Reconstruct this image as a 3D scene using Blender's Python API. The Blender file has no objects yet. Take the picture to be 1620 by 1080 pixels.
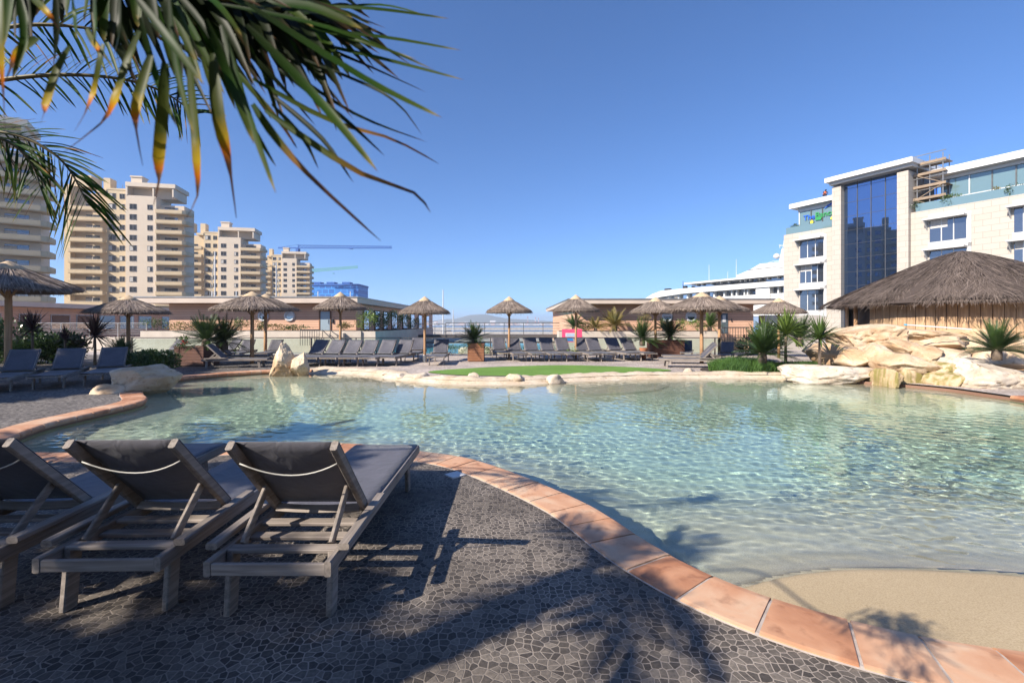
import bpy, bmesh, math, random
import numpy as np
from mathutils import Vector, Matrix
R = random.Random(11)
rad = math.radians
SC = bpy.context.scene
COL = SC.collection
F, HX, HY, CZ = 740.0, 810.0, 512.0, 1.5
def W(px, py, Y):
    return Vector(((px-HX)/F*Y, Y, CZ-(py-HY)/F*Y))
def G(px, py, z=0.0):
    Y = F*(CZ-z)/(py-HY)
    return Vector(((px-HX)/F*Y, Y, z))

# ------------------------------------------------------------------ materials
MATS = {}
def nodes_of(name):
    m = bpy.data.materials.new(name); m.use_nodes = True
    nt = m.node_tree
    b = nt.nodes['Principled BSDF']
    return m, nt, b
def N(nt, t, **kw):
    n = nt.nodes.new(t)
    for k, v in kw.items(): setattr(n, k, v)
    return n
def ramp(nt, fac, stops):
    r = N(nt, 'ShaderNodeValToRGB')
    e = r.color_ramp.elements
    while len(e) < len(stops): e.new(0.5)
    for i, (p, c) in enumerate(stops):
        e[i].position = p; e[i].color = (*c, 1)
    nt.links.new(fac, r.inputs[0]); return r.outputs[0]
def bump(nt, b, h, strength=0.3, dist=0.02):
    n = N(nt, 'ShaderNodeBump'); n.inputs['Strength'].default_value = strength; n.inputs['Distance'].default_value = dist
    nt.links.new(h, n.inputs['Height']); nt.links.new(n.outputs[0], b.inputs['Normal'])
def mat(name, c1, c2=None, scale=4.0, rough=0.7, bmp=0.0, bscale=None, bdist=0.02, metal=0.0, stretch=(1,1,1), spec=0.5, rnd=0.0, detail=4.0, coord='Object', trans=0.0):
    """plain procedural surface: two colours mixed by noise, optional bump and per-object value shift"""
    if name in MATS: return MATS[name]
    m, nt, b = nodes_of(name)
    b.inputs['Roughness'].default_value = rough; b.inputs['Metallic'].default_value = metal
    b.inputs['Specular IOR Level'].default_value = spec
    c2 = c2 or tuple(x*0.75 for x in c1)
    tc = N(nt, 'ShaderNodeTexCoord'); mp = N(nt, 'ShaderNodeMapping'); mp.inputs['Scale'].default_value = stretch
    nt.links.new(tc.outputs[coord], mp.inputs[0])
    no = N(nt, 'ShaderNodeTexNoise'); no.inputs['Scale'].default_value = scale; no.inputs['Detail'].default_value = detail
    nt.links.new(mp.outputs[0], no.inputs['Vector'])
    col = ramp(nt, no.outputs['Fac'], [(0.3, c2), (0.7, c1)])
    if rnd:
        oi = N(nt, 'ShaderNodeObjectInfo'); mr = N(nt, 'ShaderNodeMapRange')
        mr.inputs['To Min'].default_value = 1-rnd; mr.inputs['To Max'].default_value = 1+rnd
        nt.links.new(oi.outputs['Random'], mr.inputs['Value'])
        hv = N(nt, 'ShaderNodeHueSaturation'); nt.links.new(mr.outputs[0], hv.inputs['Value']); nt.links.new(col, hv.inputs['Color']); col = hv.outputs[0]
    nt.links.new(col, b.inputs['Base Color'])
    if bmp:
        n2 = N(nt, 'ShaderNodeTexNoise'); n2.inputs['Scale'].default_value = bscale or scale*4; n2.inputs['Detail'].default_value = 5
        nt.links.new(mp.outputs[0], n2.inputs['Vector']); bump(nt, b, n2.outputs['Fac'], bmp, bdist)
    if trans:
        tr = N(nt, 'ShaderNodeBsdfTranslucent'); nt.links.new(col, tr.inputs[0])
        mx = N(nt, 'ShaderNodeMixShader'); mx.inputs[0].default_value = trans
        nt.links.new(b.outputs[0], mx.inputs[1]); nt.links.new(tr.outputs[0], mx.inputs[2])
        nt.links.new(mx.outputs[0], nt.nodes['Material Output'].inputs[0])
    MATS[name] = m; return m

# ------------------------------------------------------------------ mesh builder
class MB:
    def __init__(s): s.v = []; s.f = []; s.c = None; s.mi = []
    def add(s, vs, fs, mi=0):
        o = len(s.v); s.v.extend([tuple(v) for v in vs]); s.f.extend([tuple(i+o for i in f) for f in fs]); s.mi.extend([mi]*len(fs)); return s
    def box(s, c, d, rz=0.0, m=None, mi=0):
        x, y, z = d[0]/2, d[1]/2, d[2]/2
        vs = [Vector(p) for p in ((-x,-y,-z),(x,-y,-z),(x,y,-z),(-x,y,-z),(-x,-y,z),(x,-y,z),(x,y,z),(-x,y,z))]
        if m is None and rz: m = Matrix.Rotation(rz, 3, 'Z')
        if m is not None: vs = [m @ v for v in vs]
        c = Vector(c)
        return s.add([v+c for v in vs], [(0,3,2,1),(4,5,6,7),(0,1,5,4),(1,2,6,5),(2,3,7,6),(3,0,4,7)], mi)
    def b2(s, x0, x1, y0, y1, z0, z1, mi=0):
        return s.box(((x0+x1)/2, (y0+y1)/2, (z0+z1)/2), (x1-x0, y1-y0, z1-z0), mi=mi)
    def beam(s, p, q, w, h, up=(0,0,1), ch=0.0, mi=0):
        p, q = Vector(p), Vector(q); d = (q-p).normalized(); u = Vector(up)
        if abs(d.dot(u)) > 0.98: u = Vector((1,0,0))
        sx = d.cross(u).normalized(); uz = sx.cross(d).normalized()
        if ch:
            prof = [(-w/2+ch,-h/2),(w/2-ch,-h/2),(w/2,-h/2+ch),(w/2,h/2-ch),(w/2-ch,h/2),(-w/2+ch,h/2),(-w/2,h/2-ch),(-w/2,-h/2+ch)]
        else: prof = [(-w/2,-h/2),(w/2,-h/2),(w/2,h/2),(-w/2,h/2)]
        n = len(prof)
        vs = [p+sx*a+uz*b for a, b in prof]+[q+sx*a+uz*b for a, b in prof]
        fs = [(i,(i+1)%n,n+(i+1)%n,n+i) for i in range(n)]+[tuple(range(n-1,-1,-1)), tuple(range(n,2*n))]
        return s.add(vs, fs, mi)
    def tube(s, pts, rs, n=8, caps=True, mi=0):
        pts = [Vector(p) for p in pts]
        if not hasattr(rs, '__len__'): rs = [rs]*len(pts)
        vs = []; a = None
        for i, p in enumerate(pts):
            d = (pts[min(i+1,len(pts)-1)]-pts[max(i-1,0)]).normalized()
            if a is None: a = d.orthogonal().normalized()
            a = (a-d*a.dot(d)).normalized(); b = d.cross(a)
            vs += [p+(a*math.cos(2*math.pi*k/n)+b*math.sin(2*math.pi*k/n))*rs[i] for k in range(n)]
        fs = [(i*n+k, i*n+(k+1)%n, (i+1)*n+(k+1)%n, (i+1)*n+k) for i in range(len(pts)-1) for k in range(n)]
        if caps: fs += [tuple(range(n-1,-1,-1)), tuple((len(pts)-1)*n+k for k in range(n))]
        return s.add(vs, fs, mi)
    def lathe(s, prof, n=24, c=(0,0,0), mi=0):
        c = Vector(c); vs = []
        for r, z in prof: vs += [c+Vector((r*math.cos(2*math.pi*k/n), r*math.sin(2*math.pi*k/n), z)) for k in range(n)]
        return s.add(vs, [(i*n+k, i*n+(k+1)%n, (i+1)*n+(k+1)%n, (i+1)*n+k) for i in range(len(prof)-1) for k in range(n)], mi)
    def prism(s, poly, y0, y1, mi=0):
        """polygon in (x,z) extruded along y"""
        n = len(poly); vs = [(a, y0, b) for a, b in poly]+[(a, y1, b) for a, b in poly]
        return s.add(vs, [tuple(range(n)), tuple(range(2*n-1,n-1,-1))]+[(i,n+i,n+(i+1)%n,(i+1)%n) for i in range(n)], mi)
    def blade(s, pts, wid, nrm, fold=0.25, mi=0):
        """leaf blade along pts, half widths wid, V-folded about nrm"""
        pts = [Vector(p) for p in pts]; vs = []; n = len(pts)
        for i, p in enumerate(pts):
            d = (pts[min(i+1,n-1)]-pts[max(i-1,0)])
            if d.length < 1e-9: d = Vector((0,0,-1))
            d.normalize(); nn = Vector(nrm); sx = d.cross(nn)
            if sx.length < 1e-3: sx = d.orthogonal()
            sx.normalize(); up = sx.cross(d)
            vs += [p-sx*wid[i]+up*wid[i]*fold, p, p+sx*wid[i]+up*wid[i]*fold]
        fs = []
        for i in range(n-1):
            a = i*3; fs += [(a,a+1,a+4,a+3),(a+1,a+2,a+5,a+4)]
        return s.add(vs, fs, mi)
    def build(s, name, mats, parent=None, smooth=False, world=False, attr=None):
        me = bpy.data.meshes.new(name)
        v = s.v
        if world and parent is not None:
            inv = parent.matrix_basis.inverted(); v = [inv @ Vector(p) for p in v]
        me.from_pydata([tuple(p) for p in v], [], s.f)
        if not isinstance(mats, (list, tuple)): mats = [mats]
        for m in mats: me.materials.append(m)
        if len(mats) > 1: me.polygons.foreach_set('material_index', s.mi)
        if smooth: me.polygons.foreach_set('use_smooth', [True]*len(me.polygons))
        if attr:
            for k, data in attr.items():
                a = me.attributes.new(k, 'FLOAT', 'POINT'); a.data.foreach_set('value', data)
        me.update()
        o = bpy.data.objects.new(name, me); COL.objects.link(o)
        if parent is not None: o.parent = parent
        return o

def tag(o, label=None, cat=None, group=None, kind=None):
    if label: o['label'] = label
    if cat: o['category'] = cat
    if group: o['group'] = group
    if kind: o['kind'] = kind
    return o
def thing(name, label, cat, loc=(0,0,0), rz=0.0, group=None, scale=None):
    o = bpy.data.objects.new(name, None); COL.objects.link(o)
    o.empty_display_size = 0.1
    o.location = loc; o.rotation_euler = (0,0,rz)
    if scale: o.scale = scale if hasattr(scale,'__len__') else (scale,)*3
    # matrix_basis is computed from loc/rot/scale on access
    return tag(o, label, cat, group)
def dup(root, loc, rz=0.0, label=None, group=None, scale=None, skip=()):
    r = root.copy(); COL.objects.link(r); r.location = loc; r.rotation_euler = (0,0,rz)
    if scale: r.scale = scale if hasattr(scale,'__len__') else (scale,)*3
    if label: r['label'] = label
    if group: r['group'] = group
    for ch in list(root.children):
        if ch.name.split('.')[0] in skip: continue
        c = ch.copy(); COL.objects.link(c); c.parent = r
        for g in list(ch.children):
            d = g.copy(); COL.objects.link(d); d.parent = c
    return r
def struct(o, kind='structure'): o['kind'] = kind; return o

# ------------------------------------------------------------------ curves and fields
def catmull(pts, per=8, closed=True):
    pts = [np.array(p, float) for p in pts]; n = len(pts); out = []
    rng = range(n) if closed else range(n-1)
    for i in rng:
        p0 = pts[(i-1) % n] if closed or i > 0 else pts[0]
        p1 = pts[i]; p2 = pts[(i+1) % n]
        p3 = pts[(i+2) % n] if closed or i+2 < n else pts[-1]
        for k in range(per):
            t = k/per
            out.append(0.5*((2*p1)+(-p0+p2)*t+(2*p0-5*p1+4*p2-p3)*t*t+(-p0+3*p1-3*p2+p3)*t**3))
    if not closed: out.append(pts[-1])
    return np.array(out)
def seg_dist(P, poly, closed=True):
    d = np.full(len(P), 1e9)
    n = len(poly)
    for i in range(n if closed else n-1):
        a, b = poly[i], poly[(i+1) % n]; ab = b-a
        t = np.clip(((P-a)@ab)/(ab@ab+1e-12), 0, 1)
        d = np.minimum(d, np.hypot(*(P-(a+t[:,None]*ab)).T))
    return d
def inside(P, poly):
    x, y = P[:,0], P[:,1]; r = np.zeros(len(P), bool); j = len(poly)-1
    for i in range(len(poly)):
        xi, yi = poly[i]; xj, yj = poly[j]
        c = ((yi > y) != (yj > y)) & (x < (xj-xi)*(y-yi)/(yj-yi+1e-15)+xi)
        r ^= c; j = i
    return r
def sstep(a, b, x):
    t = np.clip((x-a)/(b-a), 0, 1); return t*t*(3-2*t)
def grid_mesh(name, X, Y, Z, keep, m, smooth=True, attr=None):
    ny, nx = X.shape
    idx = np.arange(nx*ny).reshape(ny, nx)
    q = np.stack([idx[:-1,:-1], idx[:-1,1:], idx[1:,1:], idx[1:,:-1]], -1).reshape(-1, 4)
    kq = keep.ravel()[q].all(1); q = q[kq]
    used = np.unique(q); remap = -np.ones(nx*ny, int); remap[used] = np.arange(len(used))
    V = np.stack([X.ravel(), Y.ravel(), Z.ravel()], 1)[used]
    me = bpy.data.meshes.new(name); me.from_pydata(V.tolist(), [], remap[q].tolist())
    me.materials.append(m)
    if smooth: me.polygons.foreach_set('use_smooth', [True]*len(me.polygons))
    if attr: a = me.attributes.new(attr[0],'FLOAT','POINT'); a.data.foreach_set('value', attr[1][used])
    o = bpy.data.objects.new(name, me); COL.objects.link(o); return o

# ------------------------------------------------------------------ camera, light, sky
cam = bpy.data.cameras.new('camera'); camo = bpy.data.objects.new('camera', cam); COL.objects.link(camo)
camo.location = (0, 0, CZ); camo.rotation_euler = (rad(90), 0, 0)
cam.sensor_width = 36; cam.lens = F/1620*36; cam.shift_y = -28/1620
cam.clip_start = 0.05; cam.clip_end = 30000
cam.dof.use_dof = True; cam.dof.focus_distance = 11.0; cam.dof.aperture_fstop = 6.0
SC.camera = camo
SUN_AZ = math.atan2(0.80, 0.60)      # shadows run to +x,+y
SUN_EL = rad(34)
sd = Vector((-math.sin(SUN_AZ)*math.cos(SUN_EL), -math.cos(SUN_AZ)*math.cos(SUN_EL), math.sin(SUN_EL)))  # towards the sun
sl = bpy.data.lights.new('sun', 'SUN'); sl.energy = 5.0; sl.angle = rad(0.53); sl.color = (1.0, 0.92, 0.80)
so = bpy.data.objects.new('sun', sl); COL.objects.link(so)
so.rotation_euler = sd.to_track_quat('Z', 'Y').to_euler()
w = bpy.data.worlds.new('World'); SC.world = w; w.use_nodes = True
nt = w.node_tree; bg = nt.nodes['Background']
sky = N(nt, 'ShaderNodeTexSky', sky_type='NISHITA'); sky.sun_disc = False
sky.sun_elevation = SUN_EL
sky.sun_rotation = math.atan2(sd.x, sd.y)
sky.altitude = 10; sky.air_density = 0.75; sky.dust_density = 0.3; sky.ozone_density = 3.5
tc = N(nt,'ShaderNodeTexCoord'); sp = N(nt,'ShaderNodeSeparateXYZ'); nt.links.new(tc.outputs['Generated'], sp.inputs[0])
mz = N(nt,'ShaderNodeMath',operation='MAXIMUM'); mz.inputs[1].default_value = 0.0; nt.links.new(sp.outputs[2], mz.inputs[0])
ma = N(nt,'ShaderNodeMath',operation='MULTIPLY_ADD'); ma.inputs[1].default_value = 0.93; ma.inputs[2].default_value = 0.07; nt.links.new(mz.outputs[0], ma.inputs[0])
cx = N(nt,'ShaderNodeCombineXYZ'); nt.links.new(sp.outputs[0], cx.inputs[0]); nt.links.new(sp.outputs[1], cx.inputs[1]); nt.links.new(ma.outputs[0], cx.inputs[2])
nt.links.new(cx.outputs[0], sky.inputs[0])
hs = N(nt,'ShaderNodeHueSaturation'); hs.inputs['Saturation'].default_value = 1.14; hs.inputs['Hue'].default_value = 0.506; nt.links.new(sky.outputs[0], hs.inputs['Color'])
nt.links.new(hs.outputs[0], bg.inputs[0]); bg.inputs[1].default_value = 0.124
vs = SC.view_settings; SC.display_settings.display_device = 'sRGB'
vs.view_transform = 'Standard'; vs.look = 'None'; vs.gamma = 1.0; vs.exposure = 0.84; vs.use_curve_mapping = False
cy = SC.cycles
cy.use_denoising = True
try: cy.denoiser = 'OPENIMAGEDENOISE'
except Exception: pass
cy.max_bounces = 10; cy.transparent_max_bounces = 16; cy.transmission_bounces = 8; cy.glossy_bounces = 4; cy.diffuse_bounces = 3
cy.caustics_refractive = True; cy.caustics_reflective = False; cy.blur_glossy = 0.3
cy.sample_clamp_indirect = 6.0
cy.use_adaptive_sampling = True; cy.adaptive_threshold = 0.012
# ------------------------------------------------------------------ pool, deck, coping
WL = -0.10
near_pts = [(10.3,8.0),(10.1,5.6),(8.8,3.7),(6.6,2.5),(4.6,2.0),(3.3,1.95),(2.33,2.13),(1.81,2.298),(1.323,2.618),(.966,3.109),(.614,3.881),(.05,4.644),(-.484,5.187),(-1.09,5.495),(-2.13,5.84),
            (-3.2,5.72),(-4.6,5.45),(-5.7,5.45),(-6.35,5.75),(-6.62,6.13),(-6.98,6.98),(-7.05,7.66),(-7.11,8.81),(-7.36,9.4),(-7.9,10.0)]
left_pts = [(-8.6,10.9),(-9.2,12.2),(-9.15,13.3),(-8.6,14.2),(-7.7,14.9)]
far_pts = [(-6.6,15.05),(-5.4,15.0),(-4.3,14.4),(-3.15,13.3),(-2.03,12.6),(-1.0,12.33),(.3,12.45),(1.6,13.0),(3.5,13.6),(5.5,13.8),(7.4,13.75)]
rock_pts = [(8.2,13.4),(9.3,12.5),(10.2,11.2),(10.35,10.2),(10.35,9.2)]
POOL = catmull(near_pts+left_pts+far_pts+rock_pts, 8)       # clockwise, inner edge of the coping
NN = len(near_pts)*8; NL = NN+len(left_pts)*8; NF = NL+len(far_pts)*8; NT = len(POOL)
def offset(poly, d):
    t = np.roll(poly,-1,0)-np.roll(poly,1,0); t /= np.linalg.norm(t,axis=1)[:,None]
    n = np.stack([t[:,1],-t[:,0]],1)   # outward or inward, fixed below
    return poly+n*d
_ar = 0.5*np.sum(POOL[:,0]*np.roll(POOL[:,1],-1)-np.roll(POOL[:,0],-1)*POOL[:,1])
SGN = 1.0 if _ar > 0 else -1.0
def off(d): return offset(POOL, d*SGN)

# deck with the pool cut out
def deck_material():
    m, nt, b = nodes_of('mosaic_paving')
    geo = N(nt, 'ShaderNodeNewGeometry')
    # warp a little so the stones are irregular
    wn = N(nt, 'ShaderNodeTexNoise'); wn.inputs['Scale'].default_value = 2.2; nt.links.new(geo.outputs['Position'], wn.inputs['Vector'])
    wa = N(nt, 'ShaderNodeVectorMath', operation='SCALE'); wa.inputs['Scale'].default_value = 0.10; nt.links.new(wn.outputs['Color'], wa.inputs[0])
    ad = N(nt, 'ShaderNodeVectorMath', operation='ADD'); nt.links.new(geo.outputs['Position'], ad.inputs[0]); nt.links.new(wa.outputs[0], ad.inputs[1])
    sc = 25.0
    ve = N(nt, 'ShaderNodeTexVoronoi', feature='DISTANCE_TO_EDGE', voronoi_dimensions='2D'); ve.inputs['Scale'].default_value = sc; ve.inputs['Randomness'].default_value = 0.85
    vc = N(nt, 'ShaderNodeTexVoronoi', feature='F1', voronoi_dimensions='2D'); vc.inputs['Scale'].default_value = sc; vc.inputs['Randomness'].default_value = 0.85
    nt.links.new(ad.outputs[0], ve.inputs['Vector']); nt.links.new(ad.outputs[0], vc.inputs['Vector'])
    sepc = N(nt, 'ShaderNodeSeparateColor'); nt.links.new(vc.outputs['Color'], sepc.inputs[0])
    stone = ramp(nt, sepc.outputs[0], [(0.0,(0.058,0.051,0.046)),(0.5,(0.112,0.098,0.086)),(1.0,(0.18,0.157,0.135))])
    fine = N(nt, 'ShaderNodeTexNoise'); fine.inputs['Scale'].default_value = 60; fine.inputs['Detail'].default_value = 6; nt.links.new(geo.outputs['Position'], fine.inputs['Vector'])
    fr = ramp(nt, fine.outputs['Fac'], [(0.3,(0.7,0.7,0.7)),(0.7,(1.25,1.22,1.2))])
    mul = N(nt, 'ShaderNodeMix', data_type='RGBA', blend_type='MULTIPLY'); mul.inputs['Factor'].default_value = 1
    nt.links.new(stone, mul.inputs['A']); nt.links.new(fr, mul.inputs['B'])
    big = N(nt, 'ShaderNodeTexNoise'); big.inputs['Scale'].default_value = 1.1; big.inputs['Detail'].default_value = 3; nt.links.new(geo.outputs['Position'], big.inputs['Vector'])
    gro = ramp(nt, big.outputs['Fac'], [(0.3,(0.16,0.136,0.117)),(0.7,(0.36,0.31,0.27))])
    mr = N(nt, 'ShaderNodeMapRange'); mr.inputs['From Min'].default_value = 0.045; mr.inputs['From Max'].default_value = 0.085
    # grout width wanders
    wd = N(nt, 'ShaderNodeMath', operation='MULTIPLY_ADD'); wd.inputs[1].default_value = 0.05; wd.inputs[2].default_value = -0.025
    nt.links.new(fine.outputs['Fac'], wd.inputs[0])
    sm = N(nt, 'ShaderNodeMath', operation='ADD'); nt.links.new(ve.outputs['Distance'], sm.inputs[0]); nt.links.new(wd.outputs[0], sm.inputs[1])
    nt.links.new(sm.outputs[0], mr.inputs['Value'])
    mx = N(nt, 'ShaderNodeMix', data_type='RGBA'); nt.links.new(mr.outputs[0], mx.inputs['Factor']); nt.links.new(gro, mx.inputs['A']); nt.links.new(mul.outputs['Result'], mx.inputs['B'])
    # the terrace beyond the pool is paved in paler pinkish pebbles
    v2 = N(nt, 'ShaderNodeTexVoronoi', feature='F1'); v2.inputs['Scale'].default_value = 26; nt.links.new(geo.outputs['Position'], v2.inputs['Vector'])
    s2 = N(nt, 'ShaderNodeSeparateColor'); nt.links.new(v2.outputs['Color'], s2.inputs[0])
    peb = ramp(nt, s2.outputs[1], [(0.0,(0.30,0.25,0.215)),(0.5,(0.43,0.365,0.325)),(1.0,(0.55,0.48,0.43))])
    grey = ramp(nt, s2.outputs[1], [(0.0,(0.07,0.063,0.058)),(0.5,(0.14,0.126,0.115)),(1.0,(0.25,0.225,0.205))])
    sx = N(nt, 'ShaderNodeSeparateXYZ'); nt.links.new(geo.outputs['Position'], sx.inputs[0])
    def step(sock, a, bb):
        r = N(nt, 'ShaderNodeMapRange', interpolation_type='SMOOTHSTEP'); r.inputs['From Min'].default_value = a; r.inputs['From Max'].default_value = bb
        nt.links.new(sock, r.inputs['Value']); return r.outputs[0]
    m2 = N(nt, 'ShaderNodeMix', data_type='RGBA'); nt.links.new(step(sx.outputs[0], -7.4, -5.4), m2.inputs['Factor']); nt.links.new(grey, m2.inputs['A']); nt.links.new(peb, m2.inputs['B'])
    m3 = N(nt, 'ShaderNodeMix', data_type='RGBA'); nt.links.new(step(sx.outputs[1], 5.9, 6.1), m3.inputs['Factor']); nt.links.new(mx.outputs['Result'], m3.inputs['A']); nt.links.new(m2.outputs['Result'], m3.inputs['B'])
    sn = N(nt, 'ShaderNodeTexNoise'); sn.inputs['Scale'].default_value = 0.55; sn.inputs['Detail'].default_value = 7; sn.inputs['Roughness'].default_value = .62; nt.links.new(geo.outputs['Position'], sn.inputs['Vector'])
    sr = ramp(nt, sn.outputs['Fac'], [(0.34,(0.70,0.685,0.67)),(0.5,(0.98,0.97,0.96)),(0.66,(1.18,1.16,1.13))])
    m4 = N(nt, 'ShaderNodeMix', data_type='RGBA', blend_type='MULTIPLY'); m4.inputs['Factor'].default_value = 1; nt.links.new(m3.outputs['Result'], m4.inputs['A']); nt.links.new(sr, m4.inputs['B'])
    nt.links.new(m4.outputs['Result'], b.inputs['Base Color'])
    b.inputs['Roughness'].default_value = 0.7; b.inputs['Specular IOR Level'].default_value = 0.2
    hh = N(nt, 'ShaderNodeMath', operation='MULTIPLY_ADD'); hh.inputs[1].default_value = 0.25
    nt.links.new(fine.outputs['Fac'], hh.inputs[0]); nt.links.new(mr.outputs[0], hh.inputs[2])
    bump(nt, b, hh.outputs[0], 0.5, 0.006)
    return m
def fill_with_hole(name, outer, holes, z, m):
    bm = bmesh.new(); es = []
    for loop in [outer]+holes:
        vs = [bm.verts.new((float(p[0]), float(p[1]), z)) for p in loop]
        es += [bm.edges.new((vs[i], vs[(i+1) % len(vs)])) for i in range(len(vs))]
    bmesh.ops.triangle_fill(bm, use_beauty=True, use_dissolve=False, edges=es)
    bmesh.ops.recalc_face_normals(bm, faces=bm.faces)
    if sum(f.normal.z for f in bm.faces) < 0: bmesh.ops.reverse_faces(bm, faces=bm.faces)
    me = bpy.data.meshes.new(name); bm.to_mesh(me); bm.free(); me.materials.append(m)
    o = bpy.data.objects.new(name, me); COL.objects.link(o); return o
deck = struct(fill_with_hole('pool_deck', [(-34,-16),(34,-16),(34,22.6),(-34,22.6)], [off(0.05)], 0.0, deck_material()))

# coping: terracotta slabs with a bullnose and pale mortar joints
def coping_material():
    m, nt, b = nodes_of('terracotta_slab')
    geo = N(nt, 'ShaderNodeNewGeometry')
    at = N(nt, 'ShaderNodeAttribute', attribute_name='tint')
    n1 = N(nt, 'ShaderNodeTexNoise'); n1.inputs['Scale'].default_value = 3.0; n1.inputs['Detail'].default_value = 5; n1.inputs['Distortion'].default_value = 1.2; nt.links.new(geo.outputs['Position'], n1.inputs['Vector'])
    ad = N(nt, 'ShaderNodeMath', operation='ADD'); nt.links.new(n1.outputs['Fac'], ad.inputs[0]); nt.links.new(at.outputs['Fac'], ad.inputs[1])
    c = ramp(nt, ad.outputs[0], [(0.25,(0.35,0.15,0.075)),(0.5,(0.49,0.245,0.135)),(0.72,(0.56,0.325,0.20)),(0.9,(0.58,0.40,0.27))])
    n2 = N(nt, 'ShaderNodeTexNoise'); n2.inputs['Scale'].default_value = 9; n2.inputs['Detail'].default_value = 8; nt.links.new(geo.outputs['Position'], n2.inputs['Vector'])
    st = ramp(nt, n2.outputs['Fac'], [(0.28,(0.55,0.48,0.45)),(0.42,(1,1,1))])
    mu = N(nt, 'ShaderNodeMix', data_type='RGBA', blend_type='MULTIPLY'); mu.inputs['Factor'].default_value = 0.8
    nt.links.new(c, mu.inputs['A']); nt.links.new(st, mu.inputs['B']); nt.links.new(mu.outputs['Result'], b.inputs['Base Color'])
    b.inputs['Roughness'].default_value = 0.7
    bump(nt, b, n2.outputs['Fac'], 0.35, 0.01); return m
M_cop = coping_material()
M_mortar = mat('mortar', (0.46,0.40,0.36), (0.34,0.29,0.26), 14, 0.85, 0.2)
def coping(path_in, width, name):
    """path_in: polyline (n,2) of the pool edge, outward normals found from SGN"""
    seg = np.linalg.norm(np.diff(path_in,axis=0),axis=1); s = np.concatenate([[0],np.cumsum(seg)]); Ls = s[-1]
    def at(t):
        x = np.interp(t,s,path_in[:,0]); y = np.interp(t,s,path_in[:,1])
        e = 0.15
        dx = np.interp(t+e,s,path_in[:,0])-np.interp(t-e,s,path_in[:,0]); dy = np.interp(t+e,s,path_in[:,1])-np.interp(t-e,s,path_in[:,1])
        l = math.hypot(dx,dy); return x, y, dy/l*SGN, -dx/l*SGN
    prof = [(0.02,-0.075),(-0.015,-0.066),(-0.028,-0.045),(-0.03,-0.025),(-0.02,-0.002),(0.0,0.010),(0.04,0.015),(0.18,0.016),(width-0.02,0.015),(width,0.010),(width,-0.01)]
    mb = MB(); tint = []; mo = MB(); t = 0.0; rr = random.Random(4)
    while t < Ls-0.1:
        L = rr.uniform(0.27,0.34); gap = 0.016; ti = rr.uniform(-0.2,0.28); dz = rr.uniform(-0.002,0.003); vs = []
        K = 6
        for k in range(K):
            x,y,nx,ny = at(t+gap/2+(L-gap)*k/(K-1))
            vs += [(x+nx*a, y+ny*a, z+dz) for a,z in prof]
        n = len(prof)
        fs = [(k*n+i, k*n+i+1, (k+1)*n+i+1, (k+1)*n+i) for k in range(K-1) for i in range(n-1)]
        fs += [tuple(range(n)), tuple((K-1)*n+i for i in range(n-1,-1,-1))]
        mb.add(vs, fs); tint += [ti]*len(vs); t += L
    vs = []; ts = np.arange(0,Ls,0.08); p2 = [(0.03,-0.09),(-0.018,-0.06),(-0.02,-0.028),(-0.01,-0.008),(0.01,0.003),(0.05,0.009),(width-0.01,0.009),(width+0.01,0.003)]
    for q in ts:
        x,y,nx,ny = at(q); vs += [(x+nx*a,y+ny*a,z) for a,z in p2]
    n = len(p2); mo.add(vs, [(k*n+i,k*n+i+1,(k+1)*n+i+1,(k+1)*n+i) for k in range(len(ts)-1) for i in range(n-1)])
    o = struct(mb.build(name, M_cop, attr={'tint': tint})); struct(mo.build('mortar_joint', M_mortar))
    return o
coping(np.concatenate([POOL[NF+28:],POOL[:NL+2]]), 0.37, 'pool_coping')

# pool wall
def wall_material():
    m, nt, b = nodes_of('pool_wall')
    geo = N(nt,'ShaderNodeNewGeometry'); sx = N(nt,'ShaderNodeSeparateXYZ'); nt.links.new(geo.outputs['Position'], sx.inputs[0])
    n1 = N(nt,'ShaderNodeTexNoise'); n1.inputs['Scale'].default_value = 5; nt.links.new(geo.outputs['Position'], n1.inputs['Vector'])
    a = N(nt,'ShaderNodeMath',operation='MULTIPLY_ADD'); a.inputs[1].default_value = 0.06; nt.links.new(n1.outputs['Fac'], a.inputs[0]); nt.links.new(sx.outputs[2], a.inputs[2])
    mr = N(nt,'ShaderNodeMapRange'); mr.inputs['From Min'].default_value = -0.17; mr.inputs['From Max'].default_value = -0.03; nt.links.new(a.outputs[0], mr.inputs['Value'])
    c = ramp(nt, mr.outputs[0], [(0.0,(0.40,0.42,0.28)),(0.35,(0.16,0.19,0.08)),(0.75,(0.22,0.12,0.08))]); nt.links.new(c, b.inputs['Base Color']); b.inputs['Roughness'].default_value = 0.7
    return m
wb = MB(); wp = off(0.005); vs = [(p[0],p[1],-0.03) for p in wp]+[(p[0],p[1],-1.3) for p in wp]
wb.add(vs, [(i,(i+1)%NT,NT+(i+1)%NT,NT+i) for i in list(range(0,NL))+list(range(NF+4,NT))])
struct(wb.build('pool_wall', wall_material()))

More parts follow.
